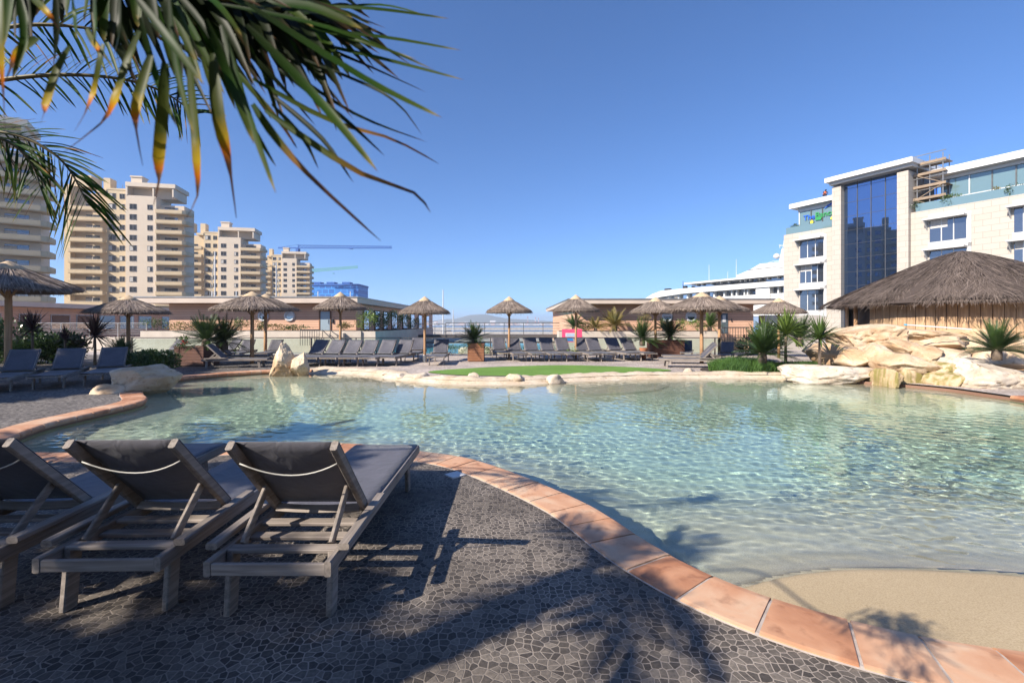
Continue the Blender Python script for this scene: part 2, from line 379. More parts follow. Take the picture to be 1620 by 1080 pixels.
# pool floor
FARP = POOL[NL-4:NF+10]; NEARP = POOL[30:NN]
def floor_z(P):
    x, y = P[:,0], P[:,1]
    dfar = seg_dist(P, FARP, False)
    drock = seg_dist(P, POOL[NF:NF+24], False)
    depth = np.full(len(P), 0.72)
    depth = np.minimum(depth, 0.02+0.17*dfar+0.0*x)
    depth = np.minimum(depth, 0.10+0.30*drock)
    depth = np.minimum(depth, 0.26+0.34*seg_dist(P, NEARP, False))
    dl = seg_dist(P, POOL[NN:NL], False); depth = np.minimum(depth, 0.22+0.16*dl)
    # shallow shelf in front of the lawn
    e = ((x-0.9)/3.3)**2+((y-12.9)/2.15)**2
    shelf = 0.17+0.03*np.clip(e,0,1)
    depth = np.where(e < 1, np.minimum(depth, shelf), depth)
    e2 = sstep(1.0, 1.12, e); depth = np.where(e < 1.12, np.minimum(depth, shelf+e2*0.4), depth)
    # sandy beach at the near right
    yb = 3.045-0.10*(x-2.35)**2
    yb = np.where(x < 2.35, 3.045-0.25*(x-2.35)**2, yb)
    yb = np.maximum(yb, 1.0)
    s = y-yb; s = s*np.where(s > 0, 1/np.sqrt(1+np.minimum(np.abs(x-2.35),1.6)**2*0.35), 1)
    bz = np.where(s > 0, 0.12*sstep(0,0.15,s)+0.03*s+0.15*s*s, 0.085*s)
    bz += 0.035*sstep(0.30,0.42,s)
    left = sstep(0.95, 1.45, x)                    # fades out to the left: a deep edge below the coping there
    bz = bz+(1-left)*sstep(0,1,(1.45-x)/0.6)*0.55
    bz = np.maximum(bz, -0.075)
    depth = np.minimum(depth, bz)
    return WL-depth
xs = np.arange(-9.9, 11.2, 0.042); ys = np.arange(1.2, 16.0, 0.042)
X, Y = np.meshgrid(xs, ys); P = np.stack([X.ravel(), Y.ravel()],1)
sub = inside(P, off(0.3)); Z = np.full(len(P), -0.8); Z[sub] = floor_z(P[sub])
def floor_material():
    m, nt, b = nodes_of('pool_floor')
    geo = N(nt,'ShaderNodeNewGeometry')
    sx = N(nt,'ShaderNodeSeparateXYZ'); nt.links.new(geo.outputs['Position'], sx.inputs[0])
    n1 = N(nt,'ShaderNodeTexNoise'); n1.inputs['Scale'].default_value = 0.7; n1.inputs['Detail'].default_value = 5; nt.links.new(geo.outputs['Position'], n1.inputs['Vector'])
    c = ramp(nt, n1.outputs['Fac'], [(0.3,(0.60,0.56,0.45)),(0.7,(0.72,0.68,0.57))])
    n2 = N(nt,'ShaderNodeTexNoise'); n2.inputs['Scale'].default_value = 130; n2.inputs['Detail'].default_value = 3; nt.links.new(geo.outputs['Position'], n2.inputs['Vector'])
    g = ramp(nt, n2.outputs['Fac'], [(0.33,(0.78,0.74,0.68)),(0.5,(0.97,0.95,0.92)),(0.7,(1.1,1.1,1.1))])
    mu = N(nt,'ShaderNodeMix',data_type='RGBA',blend_type='MULTIPLY'); mu.inputs['Factor'].default_value = 1; nt.links.new(c, mu.inputs['A']); nt.links.new(g, mu.inputs['B'])
    # dry sand of the beach is a warmer tan
    mr = N(nt,'ShaderNodeMapRange'); mr.inputs['From Min'].default_value = -0.30; mr.inputs['From Max'].default_value = -0.12; nt.links.new(sx.outputs[2], mr.inputs['Value'])
    tan = N(nt,'ShaderNodeMix',data_type='RGBA',blend_type='MULTIPLY'); nt.links.new(mr.outputs[0], tan.inputs['Factor']); nt.links.new(mu.outputs['Result'], tan.inputs['A']); tan.inputs['B'].default_value = (0.66,0.55,0.42,1)
    nt.links.new(tan.outputs['Result'], b.inputs['Base Color']); b.inputs['Roughness'].default_value = 0.8
    bump(nt, b, n2.outputs['Fac'], 0.35, 0.004); return m
pf = struct(grid_mesh('pool_floor', X, Y, Z.reshape(X.shape), sub.reshape(X.shape), floor_material()))
# water: real ripples
def ripples(x, y):
    z = np.zeros_like(x); rr = np.random.RandomState(5)
    for k in range(34):
        lam = 0.075*(4.4**rr.rand()); th = rr.normal(1.2, 1.0); a = 0.0023*lam*(0.75+0.5*rr.rand())/(1+0.3*(lam/0.25))
        kk = 2*np.pi/lam; ph = rr.rand()*6.28
        u = x*np.cos(th)+y*np.sin(th); v = -x*np.sin(th)+y*np.cos(th)
        z += a*np.sin(kk*u+ph+0.9*np.sin(v*2*np.pi/(lam*5)+ph*3))
    for k in range(5):
        lam = 0.6+0.5*k; th = rr.normal(1.2, 0.6); kk = 2*np.pi/lam; ph = rr.rand()*6.28
        u = x*np.cos(th)+y*np.sin(th); v = -x*np.sin(th)+y*np.cos(th)
        z += 0.0012*lam*np.sin(kk*u+ph+0.8*np.sin(v*2*np.pi/(lam*4)))
    return z
ys = [1.3]
while ys[-1] < 15.7: ys.append(ys[-1]+np.clip(0.0048*ys[-1], 0.019, 0.05))
xs = np.arange(-9.8, 11.0, 0.027); ys = np.array(ys)
X, Y = np.meshgrid(xs, ys); P = np.stack([X.ravel(), Y.ravel()],1)
poly2 = off(0.10); keep = inside(P, poly2)
fz0 = floor_z(P[keep]); keep[keep] = WL-fz0 > np.where((P[keep][:,1] < 4.0) & (P[keep][:,0] > 0.9), 0.007, -1)
fz = floor_z(P[keep]); calm = np.zeros(len(P)); calm[keep] = np.where(P[keep][:,1] > 8, 0.45, 0.02)+0.95*sstep(0.03, 0.2, WL-fz)*np.where(P[keep][:,1] > 8, .6, 1)
patch = (1-0.38*sstep(5.0, 10.0, Y))*(0.8+0.3*np.sin(X*0.9+1.3*np.sin(Y*0.6))*np.sin(Y*0.8+0.7*np.sin(X*0.7)))
Z = WL+ripples(X, Y)*calm.reshape(X.shape)*patch
def water_material():
    m, nt, b = nodes_of('pool_water'); nt.nodes.remove(b)
    mx = N(nt,'ShaderNodeBsdfGlass'); mx.inputs['IOR'].default_value = 1.33; mx.inputs['Roughness'].default_value = 0; at = N(nt,'ShaderNodeAttribute',attribute_name='depth'); cr = ramp(nt, at.outputs['Fac'], [(0.0,(0.97,0.985,0.98)),(0.25,(0.91,0.975,0.955)),(0.8,(0.75,0.955,0.93))]); nt.links.new(cr, mx.inputs['Color'])
    nt.links.new(mx.outputs[0], nt.nodes['Material Output'].inputs[0]); return m
dep = np.zeros(len(P)); dep[keep] = np.clip(WL-fz,0,1)
wat = struct(grid_mesh('pool_water', X, Y, Z, keep.reshape(X.shape), water_material(), attr=('depth',dep)))
CAUS = True
if CAUS:
    sl.cycles.is_caustics_light = True
    wat.cycles.is_caustics_caster = True
    pf.cycles.is_caustics_receiver = True
    for o in COL.objects:
        if o.name.startswith('pool_wall'): o.cycles.is_caustics_receiver = True
# ------------------------------------------------------------------ loungers
def wood_mat(name, c1, c2, rough=0.75, axis=1, rnd=0.15, sc=1.0):
    if name in MATS: return MATS[name]
    m, nt, b = nodes_of(name)
    tc = N(nt,'ShaderNodeTexCoord'); mp = N(nt,'ShaderNodeMapping'); s = [45*sc]*3; s[axis] = 2.5*sc; mp.inputs['Scale'].default_value = s
    nt.links.new(tc.outputs['Object'], mp.inputs[0])
    n1 = N(nt,'ShaderNodeTexNoise'); n1.inputs['Scale'].default_value = 1.0; n1.inputs['Detail'].default_value = 6; n1.inputs['Distortion'].default_value = 0.6; nt.links.new(mp.outputs[0], n1.inputs['Vector'])
    n2 = N(nt,'ShaderNodeTexNoise'); n2.inputs['Scale'].default_value = 3; nt.links.new(tc.outputs['Object'], n2.inputs['Vector'])
    a = N(nt,'ShaderNodeMath',operation='MULTIPLY_ADD'); a.inputs[1].default_value = 0.5; nt.links.new(n2.outputs['Fac'], a.inputs[0]); nt.links.new(n1.outputs['Fac'], a.inputs[2])
    c = ramp(nt, a.outputs[0], [(0.5,c2),(0.95,c1)])
    oi = N(nt,'ShaderNodeObjectInfo'); mr = N(nt,'ShaderNodeMapRange'); mr.inputs['To Min'].default_value = 1-rnd; mr.inputs['To Max'].default_value = 1+rnd; nt.links.new(oi.outputs['Random'], mr.inputs['Value'])
    hv = N(nt,'ShaderNodeHueSaturation'); nt.links.new(mr.outputs[0], hv.inputs['Value']); nt.links.new(c, hv.inputs['Color']); nt.links.new(hv.outputs[0], b.inputs['Base Color'])
    b.inputs['Roughness'].default_value = rough; bump(nt, b, n1.outputs['Fac'], 0.3, 0.004); MATS[name] = m; return m
M_teak = wood_mat('weathered_teak', (0.31,0.262,0.225), (0.14,0.114,0.098))
M_teakx = wood_mat('weathered_teak_slat', (0.35,0.295,0.255), (0.16,0.13,0.11), axis=0)
def sling_mat():
    m, nt, b = nodes_of('sling_fabric'); tc = N(nt,'ShaderNodeTexCoord')
    ch = N(nt,'ShaderNodeTexChecker'); ch.inputs['Scale'].default_value = 420; nt.links.new(tc.outputs['Object'], ch.inputs['Vector'])
    ch.inputs['Color1'].default_value = (0.050,0.049,0.062,1); ch.inputs['Color2'].default_value = (0.105,0.101,0.120,1)
    n = N(nt,'ShaderNodeTexNoise'); n.inputs['Scale'].default_value = 5; n.inputs['Detail'].default_value = 5; nt.links.new(tc.outputs['Object'], n.inputs['Vector'])
    r = ramp(nt, n.outputs['Fac'], [(0.3,(0.82,0.82,0.82)),(0.7,(1.12,1.1,1.1))])
    mu = N(nt,'ShaderNodeMix',data_type='RGBA',blend_type='MULTIPLY'); mu.inputs['Factor'].default_value = 1; nt.links.new(ch.outputs[0], mu.inputs['A']); nt.links.new(r, mu.inputs['B'])
    nt.links.new(mu.outputs['Result'], b.inputs['Base Color']); b.inputs['Roughness'].default_value = 0.6
    b.inputs['Sheen Weight'].default_value = 0.12
    n3 = N(nt,'ShaderNodeTexNoise'); n3.inputs['Scale'].default_value = 7; n3.inputs['Distortion'].default_value = 1.5; nt.links.new(tc.outputs['Object'], n3.inputs['Vector']); bump(nt, b, n3.outputs['Fac'], .35, .02); return m
M_sling = sling_mat()
M_cord = mat('pale_cord', (0.50,0.48,0.44), rough=0.5)
M_steel = mat('steel', (0.45,0.45,0.46), rough=0.35, metal=0.9)
LG = 'wooden sling sun loungers around the pool'
def make_lounger():
    t = thing('sun_lounger', 'x', 'sun lounger', (0,0,0), 0, LG)
    f = MB()
    for s in (-1,1): f.beam((s*.296,-1.10,.298),(s*.296,1.10,.298), .034,.075, ch=.006)
    f.beam((-.278,1.075,.300),(.278,1.075,.300), .06,.03)
    f.build('frame', M_teak, t)
    for y, z in ((-1.085,.292),(-.93,.318),(-.72,.290),(-.60,.318),(-.36,.318)):
        s_ = MB(); s_.beam((-.278,y,z),(.278,y,z), .022 if y < -1 else .07, .06 if y < -1 else .022, ch=.004); s_.build('slat', M_teakx, t)
    for s in (-1,1):
        for y, dy in ((-.93,-.03),(.78,.05)):
            l = MB(); l.beam((s*.262,y,.318),(s*.262,y+dy,0), .032,.085, up=(0,1,0), ch=.006); l.build('leg', M_teak, t)
    hy, hz, ty, tz = -.44,.345,-.95,.865
    for s in (-1,1):
        b = MB(); b.beam((s*.272,hy,hz),(s*.272,ty,tz), .036,.055, ch=.007); b.build('back_rail', M_teak, t)
    bk = t
    nb = Vector((0,tz-hz,-(ty-hy))).normalized()      # normal of the back, pointing to the front/up
    def sheet(p0, p1, w, sag, n=10, m=6, nn=Vector((0,0,1)), thick=0.004):
        mb = MB(); vs = []; p0 = Vector(p0); p1 = Vector(p1)
        for lay in (0,1):
            for i in range(n+1):
                for j in range(m+1):
                    u = j/m*2-1; tt = i/n
                    vs.append(p0.lerp(p1,tt)+Vector((u*w,0,0))-nn*(sag*(1-u*u)*math.sin(math.pi*tt)**.5+lay*thick))
        q = (n+1)*(m+1); fs = []
        for i in range(n):
            for j in range(m):
                a = i*(m+1)+j; fs += [(a,a+1,a+m+2,a+m+1),(q+a,q+a+m+1,q+a+m+2,q+a+1)]
        for i in range(n):
            a = i*(m+1); fs += [(a,a+m+1,q+a+m+1,q+a),(a+m,q+a+m,q+a+2*m+1,a+2*m+1)]
        for j in range(m):
            a = n*(m+1)+j; fs += [(j,q+j,q+j+1,j+1),(a,a+1,q+a+1,q+a)]
        return mb.add(vs, fs)
    d = (Vector((0,ty,tz))-Vector((0,hy,hz)))
    sh = sheet(Vector((0,hy,hz))+d*.03+nb*.030, Vector((0,ty,tz))-d*.015+nb*.030, .288, .035, nn=nb)
    sh.build('backrest_sling', M_sling, t, smooth=True)
    sheet((0,-.42,.342),(0,1.095,.342), .292, .03).build('seat_sling', M_sling, t, smooth=True)
    c = MB(); pts = []
    for k in range(13):
        u = k/12*2-1; p = Vector((0,hy,hz))+d*(.82-.10*(1-u*u))-nb*(.030+.03*(1-u*u)); pts.append(p+Vector((u*.262,0,0)))
    c.tube(pts, .0042, 6); c.build('cord', M_cord, bk, smooth=True)
    c = MB(); pts = []
    for k in range(9):
        u = k/8*2-1; p = Vector((0,hy,hz))+d*.06-nb*(.02+.012*(1-u*u)); pts.append(p+Vector((u*.256,0,0)))
    for k in range(8): c.beam(pts[k], pts[k+1], .014,.05, up=nb)
    c.build('cross_rail', M_teakx, bk)
    for s in (-1,1):
        l = MB(); l.beam((s*.236,hy-.215,hz+.20),(s*.236,-.89,.325), .022,.05, ch=.005); l.build('strut', M_teak, t)
        l = MB(); l.beam((s*.338,-1.0,.362),(s*.338,-.31,.372), .058,.034, ch=.007); l.build('armrest', M_teak, t)
    return t
LGT = []
lp = make_lounger()
def lounger(x, y, rz, label, scale=1.0):
    global lp
    if not LGT:
        lp.location = (x,y,0); lp.rotation_euler = (0,0,rz); lp['label'] = label; lp.scale = (scale,)*3; o = lp
    else: o = dup(lp, (x,y,0), rz, label, LG, scale)
    LGT.append(o); return o
lounger(-1.20, 3.39, 0, 'rightmost of the three foreground sun loungers, its foot end in sun by the coping')
lounger(-2.10, 3.43, rad(1.5), 'shaded sun lounger seen from behind, middle of the three in the foreground')
lounger(-3.02, 3.44, rad(3), 'shaded sun lounger cut by the frame, leftmost of the three in the foreground')
# far row, backs to the glass fence, left of the wooden planter box; (px,py) of the foot
def far_l(px, py, rz, label, sc=1.0):
    g = G(px, py); L = 0.95*sc
    lounger(g.x-math.sin(rz)*L, g.y+math.cos(rz)*L, rz+math.pi, label, sc)
a = rad(-14)
for px, py, rz, lb in ((463,580,-14,'sunlit sun lounger directly behind the pointed cream rock'),
        (492,580,-14,'sun lounger just right of the pointed cream rock, umbrella shade across its back'),
        (522,580,-14,'sun lounger left of the pole of the umbrella before the pavilion door, half in shade'),
        (552,580,-12,'sun lounger just right of the pole of the umbrella before the pavilion door'),
        (583,580,-12,'grey sun lounger second right of the umbrella pole before the pavilion door'),
        (614,579,-12,'rightmost sun lounger of the tight row behind the pointed rock'),
        (650,571,2,'single sun lounger left of the umbrella pole with the grey metal base'),
        (690,578,4,'single sun lounger between the umbrella pole and the square wooden planter'),
        (796,570,12,'sun lounger beside the square wooden planter, a folded blue cloth behind it'),
        (823,572,14,'second sun lounger right of the square wooden planter'),
        (852,572,14,'third sun lounger right of the square wooden planter'),
        (880,572,14,'sun lounger left of the pink sign behind the lawn'),
        (908,572,16,'sun lounger directly in front of the pink sign'),
        (941,572,16,'sun lounger just right of the pink sign'),
        (963,572,18,'sun lounger third from the right end of the row behind the lawn'),
        (999,571,22,'sun lounger next to last at the right end of the row behind the lawn'),
        (1026,571,24,'last sun lounger at the right end of the row, beside the terracotta pot')):
    far_l(px, py, rad(rz*.65), lb)
# right group, heads to the right
def side_l(px, py, rz_deg, label, sc=0.92):
    g = G(px, py); lounger(g.x, g.y, rad(rz_deg), label, sc)
side_l(1090, 581, 78, 'long sun lounger side on at the far pool edge beside the grass clump')
side_l(1092, 575, 80, 'sun lounger side on behind the big double umbrella pole, foot toward the lawn')
side_l(1148, 571, 150, 'sun lounger behind the right group, its back raised beside the grass clump', 0.85)
side_l(1086, 566, 160, 'sun lounger half hidden beside the dark planter on the right', 0.85)
# left group
side_l(376, 581, -78, 'sun lounger side on in the sun by the left coping, nearer of a parallel pair')
side_l(383, 574, -76, 'sun lounger side on, farther of a parallel pair by the left coping')
side_l(383, 567, 190, 'pale grey sun lounger facing the pool beside the big left planter', 0.9)
side_l(427, 567, 186, 'sun lounger behind the rear pole of the left double umbrella', 0.9)
side_l(262, 566, 170, 'dark sun lounger left of the big planter with red flowers', 0.9)
side_l(352, 565, 165, 'dark sun lounger in the shade of the cycads behind the left planter', 0.9)
# shaded left bank
for x, y, rz, lb in ((-10.4,12.0,-150,'shaded sun lounger farthest back in the row on the left, nearest the cream boulder'),
        (-11.05,11.45,-150,'shaded sun lounger second from the cream boulder in the left row'),
        (-11.75,10.95,-150,'shaded sun lounger third from the cream boulder, right of the thick umbrella pole'),
        (-12.45,10.35,-150,'shaded sun lounger at the left frame edge, in front of the thick umbrella pole')):
    lounger(x, y, rad(rz), lb, 0.98)

# ------------------------------------------------------------------ thatched umbrellas
M_pole = wood_mat('umbrella_pole', (0.52,0.31,0.16), (0.33,0.17,0.08), axis=2, rnd=0.12)
def thatch_mat(name, a, b_, c):
    m, nt, b = nodes_of(name)
    at = N(nt,'ShaderNodeAttribute',attribute_name='tint'); col = ramp(nt, at.outputs['Fac'], [(0.0,a),(0.5,b_),(1.0,c)])
    nt.links.new(col, b.inputs['Base Color']); b.inputs['Roughness'].default_value = 0.85; b.inputs['Specular IOR Level'].default_value = 0.2; return m
M_thatch = thatch_mat('umbrella_thatch', (0.105,0.078,0.064), (0.255,0.20,0.165), (0.47,0.38,0.31))
M_hut = thatch_mat('hut_thatch', (0.06,0.045,0.038), (0.125,0.095,0.08), (0.21,0.165,0.14))
M_cap = mat('woven_cap', (0.56,0.42,0.27), (0.42,0.30,0.18), 18, 0.8, 0.3, 60)
def thatch(R0, H, n, rings, slen, swid, rr, jit=1.0, eave=None, lip=0.10, r0=0.0, swirl=0.0, lf_=1.0, pw=1.0, fr=.25, ov=.05):
    """straw strips laid down a cone of radius R0, height H (apex at z=H, eave at z=0)"""
    mb = MB(); tint = []
    prof = [(max(r0,.01),H*(1-(r0/R0)**pw)),(R0*.3,H*(1-.3**pw)-.022*H),(R0*.5,H*(1-.5**pw)-.025*H),(R0*.75,H*(1-.75**pw)-.025*H),(R0*.97,-.005),(R0*.95,-lip*.7),(R0*.86,-lip*.5),(R0*.4,H*.42),(.03,H*.80)]
    mb.lathe(prof, 40); tint += [0.12]*len(mb.v)
    for k in range(n):
        u = rr.random(); t1 = math.sqrt(r0/R0+(1-r0/R0)*u) if rr.random() < .7 else rr.uniform(.86,1.0)
        t1 = min(1.0, max(t1, (r0+.02)/R0)); L = slen*rr.uniform(.6,1.25)
        th = rr.uniform(0, 2*math.pi); th2 = th+rr.gauss(0,.05)*jit+swirl
        ra = max(R0*t1-L*.9, r0*.6); rb = R0*t1+rr.uniform(0,ov)*R0
        er = 1.0 if eave is None else eave(th)
        def P(r, lift): 
            z = H*(1-min(1.15,r/R0)**pw)+lift
            return r*er, z
        lift = rr.uniform(.008,.03)*(R0**.5)*lf_
        pts = []
        for q, lf in ((0,.4),(.5,1.0),(1.0,1.0)):
            r = ra+(rb-ra)*q; tt = th+(th2-th)*q
            rx, z = P(r, lift*lf)
            if r > R0*.985: z -= (r-R0*.985)*1.4+rr.uniform(0,lip)*.75
            pts.append(Vector((rx*math.cos(tt), rx*math.sin(tt), z)))
        w_ = swid*rr.uniform(.5,1.4)
        side = Vector((-math.sin(th),math.cos(th),rr.uniform(-.5,.5))).normalized()
        vs = []
        for p, ww in zip(pts,(w_,w_,w_*.35)): vs += [p-side*ww, p+side*ww]
        mb.add(vs, [(0,1,3,2),(2,3,5,4)]); ti = min(1,max(0,rr.gauss(.48,.24))); tint += [ti,ti,ti,ti,min(1,ti+.06),min(1,ti+.06)]
    # hanging fringe
    for k in range(int(n*fr)):
        th = rr.uniform(0,2*math.pi); er = 1.0 if eave is None else eave(th); r = R0*rr.uniform(.93,1.01)*er; L = lip*rr.uniform(.5,1.7)
        o = Vector((math.cos(th),math.sin(th),0)); sd_ = Vector((-math.sin(th),math.cos(th),0)); p = o*r+Vector((0,0,.02)); q = p+o*rr.uniform(0,.05)*R0**.5+sd_*rr.gauss(0,.03)+Vector((0,0,-L)); w_ = swid*rr.uniform(.5,1.2)
        mb.add([p-sd_*w_,p+sd_*w_,q+sd_*w_*.3,q-sd_*w_*.3],[(0,1,2,3)]); ti = min(1,max(0,rr.gauss(.42,.2))); tint += [ti]*4
    return mb, tint
UG = 'thatched beach umbrellas around the pool'
def make_umbrella(seed):
    rr = random.Random(seed)
    t = thing('beach_umbrella', 'x', 'umbrella', (0,0,0), 0, UG)
    p = MB(); p.tube([(0,0,-.02),(.004,.003,.7),(-.004,0,1.4),(0,0,2.35)], [.062,.058,.056,.05], 12); p.build('pole', M_pole, t, smooth=True)
    mb, ti = thatch(1.2,.60,2600,6,.38,.0075,rr,1.0, lip=.065, r0=.2, fr=.14); c = mb.build('thatch_canopy', M_thatch, t, attr={'tint':ti}); c.location = (0,0,2.0)
    cp = MB(); cp.lathe([(.005,.67),(.05,.645),(.18,.56),(.30,.475),(.295,.45),(.1,.5)], 24); k = cp.build('cap', M_cap, t, smooth=True); k.location = (0,0,2.0)
    for q in range(4):
        an = q*math.pi/2+.4; b = MB(); b.tube([(.05*math.cos(an),.05*math.sin(an),1.82),(.42*math.cos(an),.42*math.sin(an),2.26)], .018, 6); b.build('brace', M_pole, t)
    return t
UP = [make_umbrella(3), make_umbrella(8)]
UN = [0,0]
def umbrella(x, y, ztop, Rr, label, rz=None, z0=0.0):
    k = len([1 for u in UN if u]) and (sum(UN) % 2)
    s = (Rr/1.2, Rr/1.2, (ztop-z0)/2.66); rz = R.uniform(0,6.28) if rz is None else rz
    if UN[k] == 0: o = UP[k]; o.location = (x,y,z0); o.rotation_euler = (0,0,rz); o.scale = s; o['label'] = label
    else: o = dup(UP[k], (x,y,z0), rz, label, UG, s)
    UN[k] += 1; return o
def um_px(px, py_top, Y, rpx, label):
    p = W(px, py_top, Y); umbrella(p.x, Y, p.z, rpx/F*Y, label)
um_px(12, 413, 13.0, 78, 'big dark thatched umbrella at the left frame edge, on the thickest pole')
um_px(13.5, 413, 15.4, 92, 'thatched umbrella half hidden behind the big one at the left frame edge')
um_px(203, 467, 17.0, 57, 'thatched umbrella in front of the shaded pavilion on the left, among dark spiky plants')
um_px(399, 461, 17.6, 59, 'front thatched umbrella of the left overlapping pair, beside the big cycad planter')
um_px(420, 465, 21.0, 51, 'rear thatched umbrella of the left overlapping pair, mostly hidden, in front of the porthole')
um_px(538.5, 462, 19.8, 41, 'thatched umbrella in front of the glass pavilion door')
um_px(672, 469, 18.2, 41, 'thatched umbrella with a grey metal base below its pole, right of the wooden pavilion corner')
um_px(805.5, 469, 20.0, 37.5, 'thatched umbrella standing against the open sea in the middle of the view')
um_px(911, 466, 20.0, 37.5, 'thatched umbrella in front of the pink sign')
um_px(1037, 470, 20.5, 41, 'thatched umbrella beside the dark planter at the right end of the lounger row')
um_px(1110, 462, 17.8, 59, 'front thatched umbrella of the right overlapping pair, widest canopy before the ship')
um_px(1138, 468, 22.0, 45, 'rear thatched umbrella of the right overlapping pair, mostly hidden, its pole by the grey door')
um_px(1232, 471, 20.5, 40, 'thatched umbrella farthest right, behind the pale spiky cordyline')
# grey sleeve under one pole
from mathutils import noise as mn
# ------------------------------------------------------------------ rocks and rim
def rock_mat(name, cols, dark=(0.62,0.50,0.40), moss=False):
    m, nt, b = nodes_of(name); geo = N(nt,'ShaderNodeNewGeometry')
    n1 = N(nt,'ShaderNodeTexNoise'); n1.inputs['Scale'].default_value = 1.3; n1.inputs['Detail'].default_value = 6; n1.inputs['Distortion'].default_value = .6; nt.links.new(geo.outputs['Position'], n1.inputs['Vector'])
    c = ramp(nt, n1.outputs['Fac'], [(0.3,cols[0]),(0.5,cols[1]),(0.68,cols[2])])
    n2 = N(nt,'ShaderNodeTexNoise'); n2.inputs['Scale'].default_value = 11; n2.inputs['Detail'].default_value = 9; n2.inputs['Roughness'].default_value = .65; nt.links.new(geo.outputs['Position'], n2.inputs['Vector'])
    g = ramp(nt, n2.outputs['Fac'], [(0.30,dark),(0.46,(1,1,1)),(1.0,(1.05,1.05,1.05))])
    mu = N(nt,'ShaderNodeMix',data_type='RGBA',blend_type='MULTIPLY'); mu.inputs['Factor'].default_value = .8; nt.links.new(c, mu.inputs['A']); nt.links.new(g, mu.inputs['B']); col = mu.outputs['Result']
    if moss:   # algae streaks down the fall
        mp = N(nt,'ShaderNodeMapping'); mp.inputs['Scale'].default_value = (5,5,.6); nt.links.new(geo.outputs['Position'], mp.inputs[0])
        n3 = N(nt,'ShaderNodeTexNoise'); n3.inputs['Scale'].default_value = 1.6; n3.inputs['Detail'].default_value = 6; nt.links.new(mp.outputs[0], n3.inputs['Vector'])
        r3 = ramp(nt, n3.outputs['Fac'], [(0.40,(0,0,0)),(0.60,(1,1,1))])
        mm = N(nt,'ShaderNodeMix',data_type='RGBA'); nt.links.new(r3, mm.inputs['Factor']); nt.links.new(col, mm.inputs['A']); mm.inputs['B'].default_value = (0.24,0.20,0.07,1); col = mm.outputs['Result']
    nt.links.new(col, b.inputs['Base Color']); b.inputs['Roughness'].default_value = .85; b.inputs['Specular IOR Level'].default_value = .25
    bump(nt, b, n2.outputs['Fac'], .5, .03); MATS[name] = m; return m
M_rock = rock_mat('cream_rock', ((0.42,0.265,0.15),(0.54,0.40,0.265),(0.61,0.50,0.38)))
M_rockw = rock_mat('white_rock', ((0.42,0.325,0.23),(0.55,0.465,0.37),(0.62,0.55,0.47)))
M_rockm = rock_mat('algae_rock', ((0.36,0.25,0.14),(0.50,0.37,0.24),(0.58,0.47,0.33)), moss=True)
M_rim = rock_mat('cream_rim', ((0.45,0.345,0.235),(0.54,0.44,0.33),(0.60,0.52,0.41)))
def rock_mesh(seed, dims, sub=4, taper=0, boxy=3.6, cuts=10, rough=.08):
    rr = random.Random(seed); bm = bmesh.new(); bmesh.ops.create_icosphere(bm, subdivisions=sub, radius=1)
    pl = []
    for k in range(cuts):
        n = Vector((rr.gauss(0,1),rr.gauss(0,1),rr.gauss(.15,.8))).normalized(); pl.append((n, rr.uniform(.58,.90)))
    of = Vector((rr.uniform(0,50),rr.uniform(0,50),rr.uniform(0,50)))
    for v in bm.verts:
        n = v.co.normalized(); r = (abs(n.x)**boxy+abs(n.y)**boxy+abs(n.z)**boxy)**(-1/boxy); p = n*r*.9
        for q, d in pl:
            t = p.dot(q)-d
            if t > 0: p -= q*t*.97
        p += n*(mn.fractal(p*1.7+of,1.0,2.1,5)*rough)
        c = mn.noise(p*2.3+of*1.3); p -= n*max(0,.05-abs(c))*1.6; lay = (p.z*4.2+mn.noise(p*1.1+of)*1.2) % 1.0; p -= n*max(0,.09-abs(lay-.5))*.28; p += n*mn.fractal(p*6.5+of,1.0,2.2,4)*.022       # narrow cracks
        tp = 1-taper*(p.z+1)/2; p = Vector((p.x*tp,p.y*tp,p.z))
        v.co = Vector((p.x*dims[0]/2, p.y*dims[1]/2, p.z*dims[2]/2))
    me = bpy.data.meshes.new('boulder'); bm.to_mesh(me); bm.free()
    me.polygons.foreach_set('use_smooth', [True]*len(me.polygons)); return me
RG = 'cream boulders of the waterfall'
def rock(c, dims, label, seed, m=None, rot=(0,0,0), sub=4, name='boulder', group=None, **k):
    me = rock_mesh(seed, dims, sub, **k); me.materials.append(m or M_rock)
    o = bpy.data.objects.new(name, me); COL.objects.link(o); o.location = c; o.rotation_euler = [rad(a) for a in rot]
    tag(o, label, 'rock', group); return o
def rk(x0, x1, y0, y1, Y, depth, label, seed, m=None, rot=(0,0,0), **k):
    """boulder covering that part of the view at distance Y"""
    c = W((x0+x1)/2, (y0+y1)/2, Y); return rock((c.x, Y+depth*.25, c.z), ((x1-x0)/F*Y*1.12, depth, (y1-y0)/F*Y*1.18), label, seed, m, rot, group=RG, **k)
rk(1338,1432,514,556,14.2,2.6,'long smooth boulder topmost at the left of the waterfall, beneath the hut eave',21, sub=5)
rk(1424,1530,518,548,14.6,2.4,'flat ochre boulder topmost in the middle of the waterfall, under the hut wall',22, rot=(0,4,0), sub=5)
rk(1404,1468,538,566,13.2,1.6,'tilted boulder in the middle of the pile, left of the central crack',23, rot=(0,14,0))
rk(1452,1494,548,576,12.7,1.3,'small angular boulder in the middle of the waterfall pile',24)
rk(1482,1532,532,558,13.6,1.6,'square brown faced boulder right of the middle of the waterfall pile',25, rot=(0,6,10))
rk(1484,1556,549,578,12.7,1.7,'wide pale boulder left of the cycad on the rocks',26)
rk(1388,1422,545,586,12.5,1.3,'upright ochre boulder with a slanting face left of the fall',27, rot=(0,-16,8))
